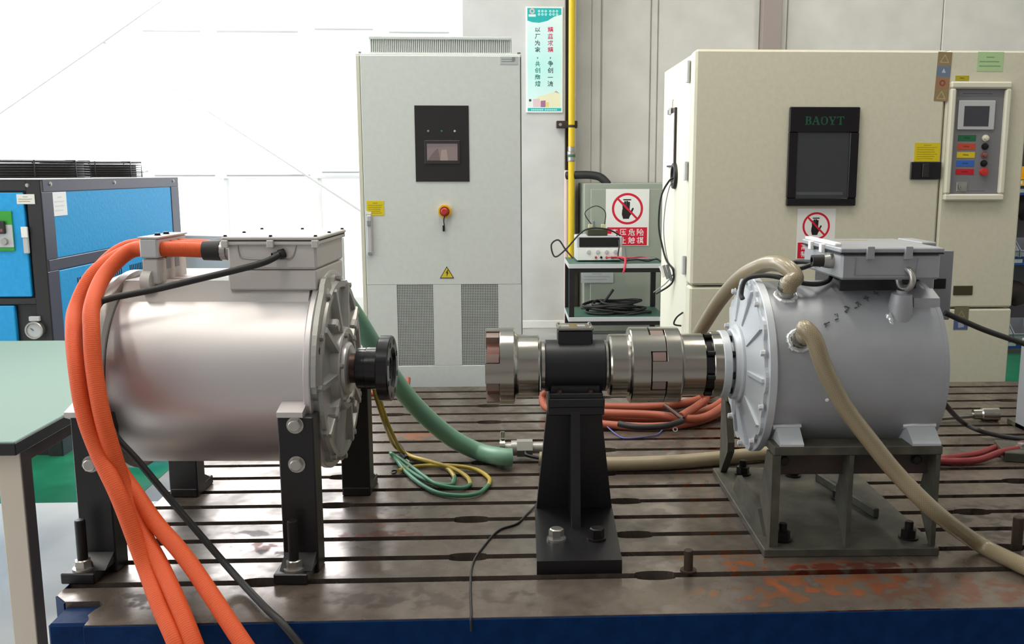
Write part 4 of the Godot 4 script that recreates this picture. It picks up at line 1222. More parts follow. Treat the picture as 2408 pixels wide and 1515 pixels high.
	# the coil of old orange cable behind the coupling
	var coil := [[C([0.159, 0.6, -3.838, 0.13, 0.56, -3.853, 0.153, 0.525, -3.794, 0.273, 0.517, -3.722, 0.459, 0.517, -3.667, 0.631, 0.517, -3.66, 0.784, 0.52, -3.731, 0.908, 0.53, -3.889, 0.955, 0.56, -4, 0.925, 0.59, -3.971]), "orange cable of the coil that shows its bend on both sides of the stand"],
		[C([0.231, 0.517, -3.91, 0.409, 0.517, -3.858, 0.589, 0.517, -3.843, 0.745, 0.517, -3.903, 0.882, 0.52, -4.025, 0.947, 0.54, -4.061]), "orange cable of the coil lying farthest back, close below the coupling"],
		[C([0.249, 0.517, -3.63, 0.395, 0.517, -3.56, 0.542, 0.517, -3.529, 0.701, 0.517, -3.572, 0.851, 0.52, -3.714, 0.945, 0.53, -3.903]), "orange cable of the coil lying nearest to the camera"],
		[C([0.66, 0.555, -3.536, 0.756, 0.56, -3.681, 0.798, 0.58, -3.721, 0.772, 0.62, -3.727]), "short orange cable end sticking up from the coil below the coupling"],
		[C([0.238, 0.53, -3.729, 0.403, 0.545, -3.637, 0.57, 0.545, -3.603, 0.731, 0.54, -3.557, 0.852, 0.55, -3.681, 0.951, 0.55, -3.898]), "orange cable lying on top of the coil in the middle"]]
	for c in coil:
		solo("coiled_cable", M.new().tube(c[0], 0.0165, 12, 7), mt.orange2, c[1], "cable", "old orange cables coiled on the bed")
	solo("wooden_peg", M.new().tube(C([0.605, 0.59, -3.582, 0.664, 0.555, -3.503]), 0.0095, 10, 1, false), mt.shaft, "short brown peg resting across the orange coil", "peg")
	solo("taped_end", M.new().tube(C([0.408, 0.55, -3.458, 0.477, 0.545, -3.424, 0.579, 0.54, -3.45, 0.66, 0.55, -3.491]), 0.012, 10, 5), mt.rubber, "black taped cable end lying on the orange coil", "cable")
	var bw := thing("signal_wire", "thin blue wire with a white ring end, beside the black stand", "wire", Vector3.ZERO)
	part("wire", M.new().tube(C([0.342, 0.56, -3.629, 0.364, 0.52, -3.582, 0.402, 0.504, -3.472, 0.437, 0.504, -3.418, 0.548, 0.504, -3.454, 0.595, 0.51, -3.527, 0.634, 0.52, -3.527]), 0.0025, 6, 6), mt.bluewire, bw)
	part("ring_end", M.new().lathe([-0.003, 0.006, -0.003, 0.0095, 0.003, 0.0095, 0.003, 0.006], ax(Vector3(0, 0.4, 1), Vector3(0.63, 0.52, -3.478)), 16), mt.white, bw)
	solo("black_wire", M.new().tube(C([0.091, 0.51, -2.743, 0.044, 0.503, -2.644, 0.012, 0.503, -2.564, -0.04, 0.503, -2.515, -0.081, 0.503, -2.395, -0.103, 0.503, -2.293, -0.104, 0.503, -2.167, -0.096, 0.503, -2.021, -0.096, 0.5, -1.99, -0.095, 0.472, -1.99]), 0.003, 7, 6), mt.rubber, "thin black wire trailing from the stand over the front edge of the bed", "wire")
	# loose things on the bed
	var sb := thing("stud_bolt", "short dark stud bolt standing alone in the front slot beside the stand", "bolt", Vector3(0.445, 0.5, -2.23))
	part("washer", M.new().lathe([0, 0, 0, 0.021, 0.004, 0.021, 0.004, 0.01], ax(Vector3.UP), 20), mt.rustbolt, sb)
	part("stud", M.new().lathe([-0.03, 0.0115, 0.055, 0.0115, 0.057, 0.01, 0.057, 0], ax(Vector3.UP), 18), mt.rustbolt, sb)
	var s2 := thing("stud_bolt", "dark stud bolt behind the braided hose that hangs across the frame", "bolt", Vector3(1.358, 0.5, -2.342))
	part("stud", M.new().lathe([-0.03, 0.014, 0.085, 0.014, 0.087, 0.012, 0.087, 0], ax(Vector3.UP), 18), mt.rustbolt, s2)
	var pb := thing("corner_bracket", "grey bracket plate with a bright bolt, beside the dark red cables", "bracket", Vector3(1.837, 0.5, -3.135))
	part("plate", M.new().span(Vector3(-0.1, 0, -0.08), Vector3(0.2, 0.035, 0.08), 0.003, Transform3D(Basis(Vector3.UP, -0.25), Vector3.ZERO)), mt.frame, pb)
	bolt(pb, Vector3(-0.03, 0.035, 0.0), Vector3.UP, 0.016, 0.016)
	var ed := thing("upright_plate", "brownish grey upright plate where the stretched black cable ends", "plate", Vector3(2.019, 0.5, -3.49))
	part("plate", M.new().span(Vector3(-0.02, 0, -0.04), Vector3(0.2, 0.36, 0.03), 0.003), mt.grey, ed)
	part("plate_foot", M.new().span(Vector3(-0.02, 0, -0.1), Vector3(0.2, 0.02, 0.09), 0.002), mt.frame, ed)
	var tool := thing("steel_tool", "worn steel bar with a thick round socket, lying behind the grey motor", "tool", Vector3(1.846, 0.5, -3.626))
	part("bar", M.new().tube([Vector3(-0.16, 0.02, 0.03), Vector3(0.04, 0.024, 0.0)], 0.012, 12, 1, false), mt.steel, tool)
	part("socket", M.new().lathe([0, 0.01, 0, 0.02, 0.03, 0.021, 0.035, 0.027, 0.1, 0.028, 0.1, 0.018, 0.08, 0], ax(Vector3(1, 0.02, 0.1), Vector3(0.03, 0.027, 0.0)), 24), mt.steel, tool)
	for c in [[C([1.38, 0.52, -3.009, 1.501, 0.515, -3.077, 1.648, 0.515, -3.13, 1.766, 0.515, -3.208, 1.941, 0.515, -3.266]), 0.013, mt.redwire, "dark red cable behind the frame, the upper of the two"],
			[C([1.416, 0.515, -3.09, 1.504, 0.515, -3.052, 1.614, 0.515, -3.062, 1.728, 0.53, -3.108, 1.882, 0.53, -3.164]), 0.012, mt.redwire, "dark red cable behind the frame, the lower of the two"],
			[C([1.317, 0.854, -2.85, 1.435, 0.738, -2.95, 1.716, 0.56, -3.396, 1.765, 0.535, -3.364, 1.853, 0.51, -3.372, 1.964, 0.51, -3.305]), 0.009, mt.rubber, "thin black cable falling over the steel bar behind the grey motor"],
			[C([1.241, 1.103, -2.6, 1.277, 1.087, -2.6, 1.365, 1.051, -2.62, 1.451, 1.021, -2.66, 1.553, 0.987, -2.7]), 0.0085, mt.rubber, "black cable stretched from the grey motor's end past the cream cabinet"],
			[C([0.846, 1.267, -2.47, 0.825, 1.263, -2.47, 0.789, 1.24, -2.52, 0.772, 1.232, -2.6, 0.817, 1.243, -2.66, 0.856, 1.247, -2.62, 0.873, 1.238, -2.56, 0.884, 1.218, -2.54, 0.855, 1.204, -2.5, 0.795, 1.205, -2.46, 0.714, 1.221, -2.5, 0.672, 1.22, -2.52, 0.642, 1.207, -2.53, 0.633, 1.171, -2.53, 0.635, 1.157, -2.52]), 0.0068, mt.rubber, "black cable looping from the box connector over the grey motor's shell"]]:
		solo("cable", M.new().tube(c[0], c[1], 10, 7), c[2], c[3], "cable")


func legs() -> void:
	support_leg(Vector3(-0.551, 0.492, -2.293) * Vector3(0, 0, 1) + Vector3(-0.532, 0.5, 0), 1.0, -0.008, "black support leg with two bright bolts and a bright nut, nearest the shaft flange")
	support_leg(Vector3(-1.043, 0.5, -2.317), 1.0, -0.02, "black support leg beside the orange cables at the bed's corner")
	support_leg(Vector3(-0.486, 0.5, -2.86), -1.0, 0.0, "black support leg behind the ribbed end of the silver motor")
	support_leg(Vector3(-1.02, 0.5, -2.87), -1.0, 0.0, "black support leg seen low beneath the silver motor's far side")


func at(o: Node3D, m: MeshInstance3D, x: float, y: float, z: float) -> MeshInstance3D:
	m.position = Vector3(x, y, z) - o.position
	return m


func print_on(o: Node3D, called: String, im: Image, x: float, y: float, z: float, w: float, h: float, label := "") -> MeshInstance3D:
	return at(o, part(called, sheet(w, h), printed(im), o, label), x, y, z)


func chiller() -> void:
	var o := thing("water_chiller", "blue and black chiller unit with fan guards on top, behind the green table", "chiller", Vector3(-3.1, 0, -4.93))
	var X0 := -0.7
	var X1 := 0.7
	part("carcass", M.new().span(Vector3(X0, 0.0, -2.0), Vector3(X1, 1.46, -0.02), 0.004), mt.dark, o)
	var fr := M.new()
	fr.span(Vector3(0.63, 0, -0.03), Vector3(X1 + 0.004, 1.462, 0.004), 0.004)
	fr.span(Vector3(X0, 1.405, -0.03), Vector3(0.635, 1.462, 0.003), 0.004)
	fr.span(Vector3(X0, 0.82, -0.03), Vector3(0.635, 0.855, 0.003), 0.004)
	part("front_frame", fr, mt.dark, o)
	var sf := M.new()
	sf.span(Vector3(0.69, 1.4, -2.0), Vector3(X1 + 0.006, 1.465, -0.02), 0.003)
	sf.span(Vector3(0.69, 0.99, -2.0), Vector3(X1 + 0.006, 1.05, -0.02), 0.003)
	for y in [[0.0, 0.99], [1.05, 1.4]]:
		sf.span(Vector3(0.69, y[0], -0.12), Vector3(X1 + 0.006, y[1], -0.0), 0.003)
		sf.span(Vector3(0.69, y[0], -2.0), Vector3(X1 + 0.006, y[1], -1.85), 0.003)
	part("side_frame", sf, mat(Color(0.3, 0.3, 0.37), 0.4, 0.2), o)
	part("top_sheet", M.new().span(Vector3(X0, 1.462, -2.0), Vector3(X1 + 0.008, 1.468, 0.006), 0.001), mt.lightgrey, o)
	var d := part("front_door", M.new().span(Vector3(X0, 0.862, -0.02), Vector3(0.615, 1.398, 0.006), 0.004), mt.bluepanel, o)
	part("lower_panel", M.new().span(Vector3(X0, 0.1, -0.02), Vector3(0.52, 0.815, 0.006), 0.004), mt.bluepanel, o)
	part("side_panel", M.new().span(Vector3(0.69, 1.052, -1.84), Vector3(X1 + 0.004, 1.398, -0.118), 0.003), mt.bluepanel, o)
	var sp := part("side_panel", M.new().span(Vector3(0.69, 0.06, -1.84), Vector3(X1 + 0.008, 0.985, -0.118), 0.003), mt.bluepanel, o)
	var sl := M.new()
	for c in 3:
		for r in 3:
			for k in 9:
				var z := -0.32 - c * 0.36 - k * 0.028
				sl.span(Vector3(X1 + 0.007, 0.88 - r * 0.065, z - 0.007), Vector3(X1 + 0.009, 0.925 - r * 0.065, z + 0.007), 0.0)
	var slots := part("vent_slots", sl, mt.void, sp)
	slots.set_meta("kind", "stuff")
	for z in [-0.1, -0.9, -1.9]:
		bolt(o, Vector3(X1 + 0.006, 1.44, z), Vector3.RIGHT, 0.01, 0.006, mt.bolt, "screw")
	bolt(o, Vector3(0.64, 1.435, 0.004), Vector3.BACK, 0.008, 0.005, mt.bolt, "screw")
	# fan guards: rings of wire round a dark drum
	for f in [[0.26, -0.85, 0.3], [0.32, -1.5, 0.3], [-0.4, -0.85, 0.3]]:
		var fan := part("fan_drum", M.new().lathe([0, f[2] * 0.9, 0.085, f[2] * 0.9, 0.085, 0], ax(Vector3.UP, Vector3(f[0], 1.468, f[1])), 36), mt.void, o)
		var w := M.new()
		for k in 7:
			var p := []
			for i in 33:
				var g := TAU * i / 32.0
				p.append(Vector3(f[0] + cos(g) * f[2], 1.475 + k * 0.0145, f[1] + sin(g) * f[2]))
			w.tube(p, 0.0028, 5, 1, false)
		for k in 5:
			var p := []
			for i in 25:
				var g := TAU * i / 24.0
				p.append(Vector3(f[0] + cos(g) * f[2] * k / 5.0, 1.566, f[1] + sin(g) * f[2] * k / 5.0))
			w.tube(p, 0.003, 5, 1, false)
		part("wire_guard", w, mt.darkbolt, fan)
		for i in 8:
			var g := TAU * (i + 0.4) / 8.0
			part("guard_strut", M.new().tube([Vector3(f[0] + cos(g) * (f[2] + 0.004), 1.468, f[1] + sin(g) * (f[2] + 0.004)), Vector3(f[0] + cos(g) * (f[2] + 0.004), 1.568, f[1] + sin(g) * (f[2] + 0.004)), Vector3(f[0], 1.57, f[1])], 0.004, 6, 1, false), mt.darkbolt, fan)
	# labels, handle, control plate and gauge on the front
	print_on(o, "sticker", small_print(90, 50, Color(0.9, 0.9, 0.88), Color(0.6, 0.55, 0.4), 3), -2.472, 1.365, -4.924, 0.09, 0.05)
	var paper := print_on(o, "paper_notice", small_print(100, 80, Color(0.96, 0.96, 0.97), Color(0.86, 0.86, 0.88), 4), -2.39, 1.335, -5.12, 0.15, 0.125)
	paper.rotation_degrees.y = 90
	paper.position.x = X1 + 0.005
	var h := part("handle", M.new().span(Vector3(0.6, 1.087, 0.004), Vector3(0.628, 1.225, 0.02), 0.004), mt.lightgrey, o)
	h.position = Vector3(0, 0, 0)
	part("lock_plate", M.new().span(Vector3(0.598, 1.17, 0.02), Vector3(0.63, 1.225, 0.024), 0.002), mt.white, h)
	var cp := part("control_plate", M.new().span(Vector3(0.4, 1.1, 0.005), Vector3(0.553, 1.306, 0.014), 0.002), mat(Color(0.2, 0.62, 0.2), 0.4), d)
	part("grey_plate", M.new().span(Vector3(0.4, 1.12, 0.013), Vector3(0.553, 1.235, 0.017), 0.002), mt.lightgrey, d)
	part("meter", M.new().span(Vector3(0.42, 1.19, 0.016), Vector3(0.522, 1.255, 0.03), 0.004), mt.dark, d)
	part("meter_digits", M.new().span(Vector3(0.44, 1.2, 0.03), Vector3(0.51, 1.215, 0.0305), 0.0), mat(Color(0.5, 0.3, 0.3), 0.5), d)
	part("key_switch", M.new().lathe([0, 0.018, 0.014, 0.016, 0.014, 0], ax(Vector3.BACK, Vector3(0.51, 1.15, 0.017)), 20), mt.bolt, d)
	cp.set_meta("label", "green control plate")
	var ga := part("pressure_gauge", M.new().lathe([0, 0.047, 0.03, 0.047, 0.034, 0.044, 0.034, 0.038, 0.028, 0.036], ax(Vector3.BACK, Vector3(0.622, 0.688, 0.0)), 36), mt.bolt, o)
	part("gauge_face", M.new().lathe([0.026, 0.037, 0.027, 0.037, 0.027, 0], ax(Vector3.BACK, Vector3(0.622, 0.688, 0.0)), 30), mt.lightgrey, ga)
	part("gauge_needle", M.new().tube([Vector3(0.622, 0.688, 0.03), Vector3(0.605, 0.7, 0.03)], 0.0015, 5, 1, false), mt.void, ga)
	part("gauge_bracket", M.new().span(Vector3(0.595, 0.735, 0.0), Vector3(0.65, 0.76, 0.02), 0.003), mt.lightgrey, ga)


func green_table() -> void:
	var o := thing("work_table", "work table with a pale green top and a dark edge, before the blue chiller", "table", Vector3(-1.9, 0, -3.4))
	part("tabletop", M.new().span(Vector3(-0.7, 0.735, -0.85), Vector3(0.5, 0.75, 0.79), 0.003), mt.tabletop, o)
	part("edge_board", M.new().span(Vector3(-0.702, 0.71, -0.852), Vector3(0.502, 0.746, 0.792), 0.002), mt.black, o)
	for x in [-0.66, 0.462]:
		for z in [-0.8, 0.73]:
			var l := part("leg", M.new().span(Vector3(x - 0.035, 0.02, z - 0.025), Vector3(x + 0.033, 0.71, z + 0.028), 0.003), mt.cream, o)
			part("leg_side", M.new().span(Vector3(x + 0.033, 0.02, z - 0.025), Vector3(x + 0.036, 0.71, z + 0.027), 0.0), mt.brown, l)
			part("leg_foot", M.new().lathe([0, 0, 0, 0.03, 0.02, 0.03, 0.02, 0], ax(Vector3.UP, Vector3(x, 0, z)), 16), mt.void, l)
	for z in [-0.8, 0.72]:
		part("rail", M.new().span(Vector3(-0.63, 0.65, z - 0.015), Vector3(0.43, 0.71, z + 0.015), 0.002), mt.brown, o)
	for x in [-0.66, 0.46]:
		part("rail", M.new().span(Vector3(x - 0.015, 0.66, -0.78), Vector3(x + 0.015, 0.71, 0.7), 0.002), mt.brown, o)
	solo("clear_wrap", M.new().tube(C([-2.2, 0.07, -4.86, -2.1, 0.12, -4.84, -2.0, 0.08, -4.83, -1.9, 0.13, -4.82, -1.8, 0.08, -4.8]), 0.06, 9, 4, true, 0.6), mt.bin, "crumpled grey wrapping at the foot of the chiller", "wrapping")
	var pp := thing("partition_panel", "low pale grey panel between the chiller and the silver motor", "panel", Vector3(-1.9, 0, -6.8), -14.0)
	part("board", M.new().span(Vector3(-0.5, 0.06, -0.015), Vector3(0.75, 1.05, 0.015), 0.004), mt.column, pp)
	for x in [-0.45, 0.7]:
		part("board_foot", M.new().span(Vector3(x - 0.03, 0, -0.15), Vector3(x + 0.03, 0.06, 0.15), 0.004), mt.column, pp)


func control_cabinet() -> void:
	var o := thing("control_cabinet", "tall light grey control cabinet with a dark display panel and two vent grilles", "cabinet", Vector3(-0.33, 0, -4.5))
	part("body", M.new().span(Vector3(-0.385, 0.1, -0.6), Vector3(0.385, 2.03, -0.03), 0.004), mt.cabinet, o)
	part("plinth", M.new().span(Vector3(-0.38, 0, -0.58), Vector3(0.38, 0.1, -0.04), 0.003), mt.dark, o)
	# the door is a frame of boards round the two grilles and one board above
	var d := M.new()
	d.span(Vector3(-0.362, 0.965, -0.028), Vector3(0.38, 2.036, 0.0), 0.003)
	d.span(Vector3(-0.362, 0.11, -0.028), Vector3(0.38, 0.568, 0.0), 0.003)
	for x in [[-0.362, -0.22], [-0.045, 0.089], [0.268, 0.38]]:
		d.span(Vector3(x[0], 0.568, -0.028), Vector3(x[1], 0.965, 0.0), 0.0)
	var door := part("door", d, mt.cabinet, o)
	part("hinge_strip", M.new().span(Vector3(-0.383, 0.11, -0.03), Vector3(-0.365, 2.036, -0.006), 0.002), mt.chamberlight, o)
	part("edge_seal", M.new().span(Vector3(0.3805, 0.11, -0.03), Vector3(0.3835, 2.03, -0.004), 0.0), mt.dark, o)
	for gx in [[-0.22, -0.045], [0.089, 0.268]]:
		part("grille_back", M.new().span(Vector3(gx[0], 0.567, -0.029), Vector3(gx[1], 0.966, -0.02), 0.0), mt.dark, o)
		var m := M.new()
		for i in 23:
			var x: float = lerpf(gx[0], gx[1], i / 22.0)
			m.span(Vector3(x - 0.0014, 0.567, -0.008), Vector3(x + 0.0014, 0.966, -0.002), 0.0)
		for i in 51:
			var y := lerpf(0.567, 0.966, i / 50.0)
			m.span(Vector3(gx[0], y - 0.0014, -0.008), Vector3(gx[1], y + 0.0014, -0.002), 0.0)
		part("vent_grille", m, mt.cabinet, o).set_meta("kind", "stuff")
	# roof vent with upright fins
	part("roof_sheet", M.new().span(Vector3(-0.385, 2.03, -0.6), Vector3(0.385, 2.045, -0.01), 0.003), mt.cabinet, o)
	part("vent_core", M.new().span(Vector3(-0.32, 2.045, -0.56), Vector3(0.335, 2.118, -0.06), 0.0), mt.dark, o)
	var v := M.new()
	for i in 74:
		var x := -0.32 + i * 0.0089
		v.span(Vector3(x, 2.052, -0.06), Vector3(x + 0.0058, 2.115, -0.045), 0.0)
	part("vent_fins", v, mt.cabinet, o).set_meta("kind", "stuff")
	part("vent_frame", M.new().span(Vector3(-0.325, 2.113, -0.57), Vector3(0.34, 2.126, -0.04), 0.002).span(Vector3(-0.325, 2.045, -0.06), Vector3(0.34, 2.054, -0.04), 0.001), mt.cabinet, o)
	for x in [-0.37, 0.375]:
		bolt(o, Vector3(x, 2.045, -0.05), Vector3.UP, 0.008, 0.012, mt.bolt, "screw")
	# display
	var dp := part("display_panel", M.new().span(Vector3(-0.116, 1.457, 0.0), Vector3(0.137, 1.809, 0.004), 0.001), mt.dark, door)
	dp.set_meta("label", "dark display panel")
	var tsb := part("screen_bezel", M.new().span(Vector3(-0.072, 1.539, 0.004), Vector3(0.094, 1.649, 0.009), 0.003), mat(Color(0.2, 0.19, 0.2), 0.35), door)
	at(o, tsb, -0.33, 0, -4.5)
	var si := canvas(140, 78, Color(0.56, 0.5, 0.5))
	fill(si, [0, 78, 30, 40, 50, 20, 60, 78], Color(0.47, 0.41, 0.41))
	fill(si, [60, 78, 66, 30, 90, 26, 96, 78], Color(0.66, 0.6, 0.58))
	fill(si, [0, 0, 140, 0, 140, 12, 0, 20], Color(0.5, 0.47, 0.48))
	print_on(o, "touch_screen", si, -0.319, 1.594, -4.492, 0.143, 0.078)
	for k in 3:
		part("indicator", M.new().lathe([0, 0.0055, 0.004, 0.005, 0.005, 0], ax(Vector3.BACK, Vector3([-0.053, 0.01, 0.071][k], 1.691, 0.004)), 14), [mt.grey, mt.greenwire, mt.lightgrey][k], door)
	var es := part("emergency_stop", M.new().prism(ngon(8, 0.032, PI / 8), 0.0, 0.02, Transform3D(Basis.IDENTITY, Vector3(0.018, 1.317, 0.0))), mt.ybox, door)
	part("mushroom_knob", M.new().lathe([0.02, 0.012, 0.032, 0.012, 0.032, 0.017, 0.037, 0.017, 0.042, 0.012, 0.042, 0], ax(Vector3.BACK, Vector3(0.018, 1.317, 0)), 28), mt.redknob, o)
	part("shroud", M.new().lathe([0.02, 0.023, 0.024, 0.023, 0.024, 0.018], ax(Vector3.BACK, Vector3(0.018, 1.317, 0)), 28), mat(Color(0.5, 0.2, 0.16), 0.5), o)
	es.set_meta("label", "yellow based stop button")
	part("hanging_key", M.new().tube(C([0.018, 1.295, 0.03, 0.013, 1.275, 0.02, 0.014, 1.25, 0.008, 0.01, 1.235, 0.006]), 0.0025, 6, 4).span(Vector3(0.006, 1.222, 0.002), Vector3(0.016, 1.25, 0.006), 0.001), mt.darkbolt, o)
	print_on(o, "yellow_sticker", small_print(120, 100, Color(0.87, 0.8, 0.05), Color(0.5, 0.42, 0.1), 6), -0.64, 1.332, -4.5, 0.082, 0.069)
	print_on(o, "type_label", small_print(110, 50, Color(0.74, 0.77, 0.77), Color(0.5, 0.53, 0.54), 2, false), -0.002, 2.015, -4.5, 0.083, 0.036)
	var em := part("emblem", M.new().span(Vector3(0.341, 2.013, 0.0), Vector3(0.357, 2.029, 0.002), 0.0), mt.grey, o)
	em.set_meta("label", "small dark emblem")
	var hd := part("door_handle", M.new().span(Vector3(-0.352, 1.109, 0.0), Vector3(-0.328, 1.3, 0.018), 0.005), mt.lightgrey, door)
	hd.set_meta("label", "long grey handle")
	part("handle_lock", M.new().span(Vector3(-0.349, 1.25, 0.018), Vector3(-0.331, 1.275, 0.022), 0.002).span(Vector3(-0.349, 1.111, 0.018), Vector3(-0.331, 1.125, 0.021), 0.002), mt.grey, o)
	part("white_tab", M.new().span(Vector3(-0.355, 1.303, 0.0), Vector3(-0.33, 1.316, 0.004), 0.001), mt.white, o)
	# lightning triangle
	var tr := part("warning_triangle", M.new().prism(poly([-0.034, -0.026, 0.034, -0.026, 0, 0.032]), 0.0, 0.0015), mt.void, o)
	at(o, tr, -0.308, 1.022, -4.5)
	part("triangle_face", M.new().prism(poly([-0.0285, -0.0225, 0.0285, -0.0225, 0, 0.026]), 0.0015, 0.0022), mat(Color(0.85, 0.78, 0.2), 0.5), tr)
	part("lightning_bolt", M.new().prism(poly([0.003, 0.014, -0.005, -0.001, 0.0005, 0.0, -0.001, -0.018, 0.0075, 0.003, 0.002, 0.0025, 0.007, 0.014]), 0.0022, 0.0028), mt.void, tr)


func column_things() -> void:
	var s := thing("slogan_board", "pale cyan slogan board with two columns of Chinese characters on the white column", "sign", Vector3(0.325, 2.532, -9.0))
	part("board", M.new().span(Vector3(-0.172, -0.48, 0), Vector3(0.172, 0.48, 0.02), 0.003), mt.white, s)
	part("print", sheet(0.33, 0.945), printed(poster()), s).position.z = 0.02
	var p := thing("gas_pipe", "yellow vertical pipe with a small valve at the edge of the white column", "pipe", Vector3(0.572, 0.0, -8.85))
	part("pipe", M.new().tube([Vector3(0, 0.0, 0), Vector3(0, 6.6, 0)], 0.03, 16, 1, false), mt.pipe, p)
	part("valve", M.new().lathe([1.6, 0.034, 1.61, 0.036, 1.66, 0.036, 1.665, 0.04, 1.69, 0.04, 1.695, 0.034, 1.735, 0.034], ax(Vector3.UP), 18), mt.bolt, p)
	part("valve_band", M.new().lathe([1.64, 0.037, 1.66, 0.0375, 1.68, 0.037], ax(Vector3.UP), 18), mt.greenwire, p)
	part("coupling_ring", M.new().lathe([1.912, 0.032, 1.915, 0.033, 1.93, 0.033, 1.935, 0.031], ax(Vector3.UP), 18), mt.brown, p)
	solo("pink_conduit", M.new().tube([Vector3(0.615, 0.9, -9.1), Vector3(0.615, 6.6, -9.1)], 0.014, 10, 1, false), mt.pinkpipe, "pale pink conduit running up just behind the yellow pipe", "pipe")
	solo("white_conduit", M.new().tube([Vector3(0.535, 0.0, -8.97), Vector3(0.535, 1.52, -8.97)], 0.025, 10, 1, false), mt.pinkpipe, "short pale conduit ending halfway up beside the yellow pipe", "pipe")
	var b := thing("pipe_bracket", "brown steel bracket holding the yellow pipe on the white column", "bracket", Vector3(0.53, 1.91, -8.99))
	part("bar", M.new().span(Vector3(-0.095, 0, 0), Vector3(0.1, 0.065, 0.1), 0.004), mt.brown, b)
	bolt(b, Vector3(-0.06, 0.03, 0.1), Vector3.BACK, 0.012, 0.01, mt.bolt)
	solo("black_hose", M.new().tube(C([0.53, 1.47, -8.9, 0.62, 1.475, -8.86, 0.75, 1.475, -8.84, 0.84, 1.455, -8.82, 0.9, 1.4, -8.8, 0.93, 1.35, -8.8]), 0.038, 14, 6), mt.rubber, "thick black hose bending from the yellow pipe into the grey switch box", "hose")
	# switch box on the wall with the no-touching sign
	var x := thing("switch_box", "grey floor standing switch box between the yellow pipe and the cream chamber", "box", Vector3(1.045, 0, -8.8))
	part("body", M.new().span(Vector3(-0.37, 0, -0.58), Vector3(0.5, 1.4, 0.17), 0.006), mat(Color(0.6, 0.63, 0.58), 0.5), x)
	part("door", M.new().span(Vector3(-0.31, 0.03, 0.17), Vector3(0.48, 1.35, 0.19), 0.005), mat(Color(0.6, 0.63, 0.58), 0.5), x)
	part("latch", M.new().span(Vector3(-0.3, 1.0, 0.19), Vector3(-0.28, 1.06, 0.205), 0.003), mt.grey, x)
	for i in 2:
		part("knockout", M.new().lathe([0, 0.018, 0.008, 0.014, 0.008, 0], ax(Vector3.UP, Vector3(-0.1 + i * 0.1, 1.4, 0.1)), 12), mt.grey, x)
	var im := hand_sign()
	var w := thing("warning_sign", "no touching sign with red characters panel on the grey switch box, partly behind the meter", "sign", Vector3(1.073, 1.09, -8.608))
	part("print", sheet(0.4, 0.52, 0.004), printed(im), w)
	var w2 := thing("warning_sign", "no touching sign stuck below the dark window of the cream chamber", "sign", Vector3(1.581, 1.185, -4.8))
	part("print", sheet(0.2, 0.26, 0.001), printed(im), w2)
	var pn := solo("paper_notice", sheet(0.3, 0.115, 0.002), printed(small_print(120, 50, Color(0.72, 0.74, 0.74), Color(0.6, 0.62, 0.63), 3)), "pale paper notice on the switch box seen under the cart's top", "notice")
	pn.position = Vector3(0.8, 0.545, -8.606)
	# cart with instruments
	var c := thing("instrument_cart", "black framed two shelf cart with green tops between the column and the cream chamber", "cart", Vector3(0.885, 0, -8.0))
	for y in [0.735, 0.29]:
		part("shelf", M.new().span(Vector3(-0.405, y, -0.3), Vector3(0.405, y + 0.018, 0.305), 0.002), mat(Color(0.24, 0.4, 0.35), 0.5), c)
		part("shelf_edge", M.new().span(Vector3(-0.405, y - 0.02, 0.3), Vector3(0.405, y + 0.016, 0.31), 0.002), mt.lightgrey, c)
		part("shelf_edge", M.new().span(Vector3(-0.409, y - 0.02, -0.3), Vector3(-0.404, y + 0.016, 0.305), 0.002), mt.lightgrey, c)
		for z in [-0.28, 0.285]:
			part("rail", M.new().span(Vector3(-0.38, y - 0.055, z - 0.015), Vector3(0.38, y - 0.018, z + 0.015), 0.002), mt.black, c)
	for px in [-0.382, 0.385]:
		for z in [-0.28, 0.285]:
			part("leg", M.new().span(Vector3(px - 0.022, 0, z - 0.02), Vector3(px + 0.022, 0.735, z + 0.02), 0.002), mt.black, c)
	var m := thing("power_supply", "pale bench power supply with a black display strip on the cart", "instrument", Vector3(0.748, 0.753, -7.98))
	part("case", M.new().span(Vector3(-0.195, 0.01, -0.2), Vector3(0.195, 0.215, 0.1), 0.008), mt.lightgrey, m)
	part("front_panel", M.new().span(Vector3(-0.19, 0.012, 0.1), Vector3(0.19, 0.118, 0.108), 0.003), mt.white, m)
	part("display_strip", M.new().span(Vector3(-0.17, 0.125, 0.1), Vector3(0.17, 0.205, 0.11), 0.003), mt.void, m)
	for i in 4:
		part("knob", M.new().lathe([0, 0.017, 0.02, 0.014, 0.02, 0], ax(Vector3.BACK, Vector3(-0.09 + i * 0.075, 0.085, 0.108)), 14), mt.lightgrey, m)
	for i in 5:
		part("terminal", M.new().lathe([0, 0.01, 0.02, 0.01, 0.02, 0], ax(Vector3.BACK, Vector3(-0.03 + i * 0.045, 0.038, 0.108)), 10), mt.darkbolt if i % 2 else mt.redknob, m)
	for px in [-0.16, 0.16]:
		part("foot", M.new().span(Vector3(px - 0.02, 0, 0.04), Vector3(px + 0.02, 0.01, 0.08), 0.0), mt.void, m)
	var dv := thing("signal_module", "small dark module with two pale plugs on top of the power supply", "instrument", Vector3(0.735, 0.968, -7.98))
	part("case", M.new().span(Vector3(-0.085, 0, -0.05), Vector3(0.085, 0.055, 0.06), 0.005), mat(Color(0.22, 0.23, 0.16), 0.5), dv)
	for px in [-0.055, 0.055]:
		part("plug", M.new().span(Vector3(px - 0.018, 0.055, -0.02), Vector3(px + 0.018, 0.095, 0.02), 0.003), mat(Color(0.75, 0.75, 0.6), 0.5), dv)
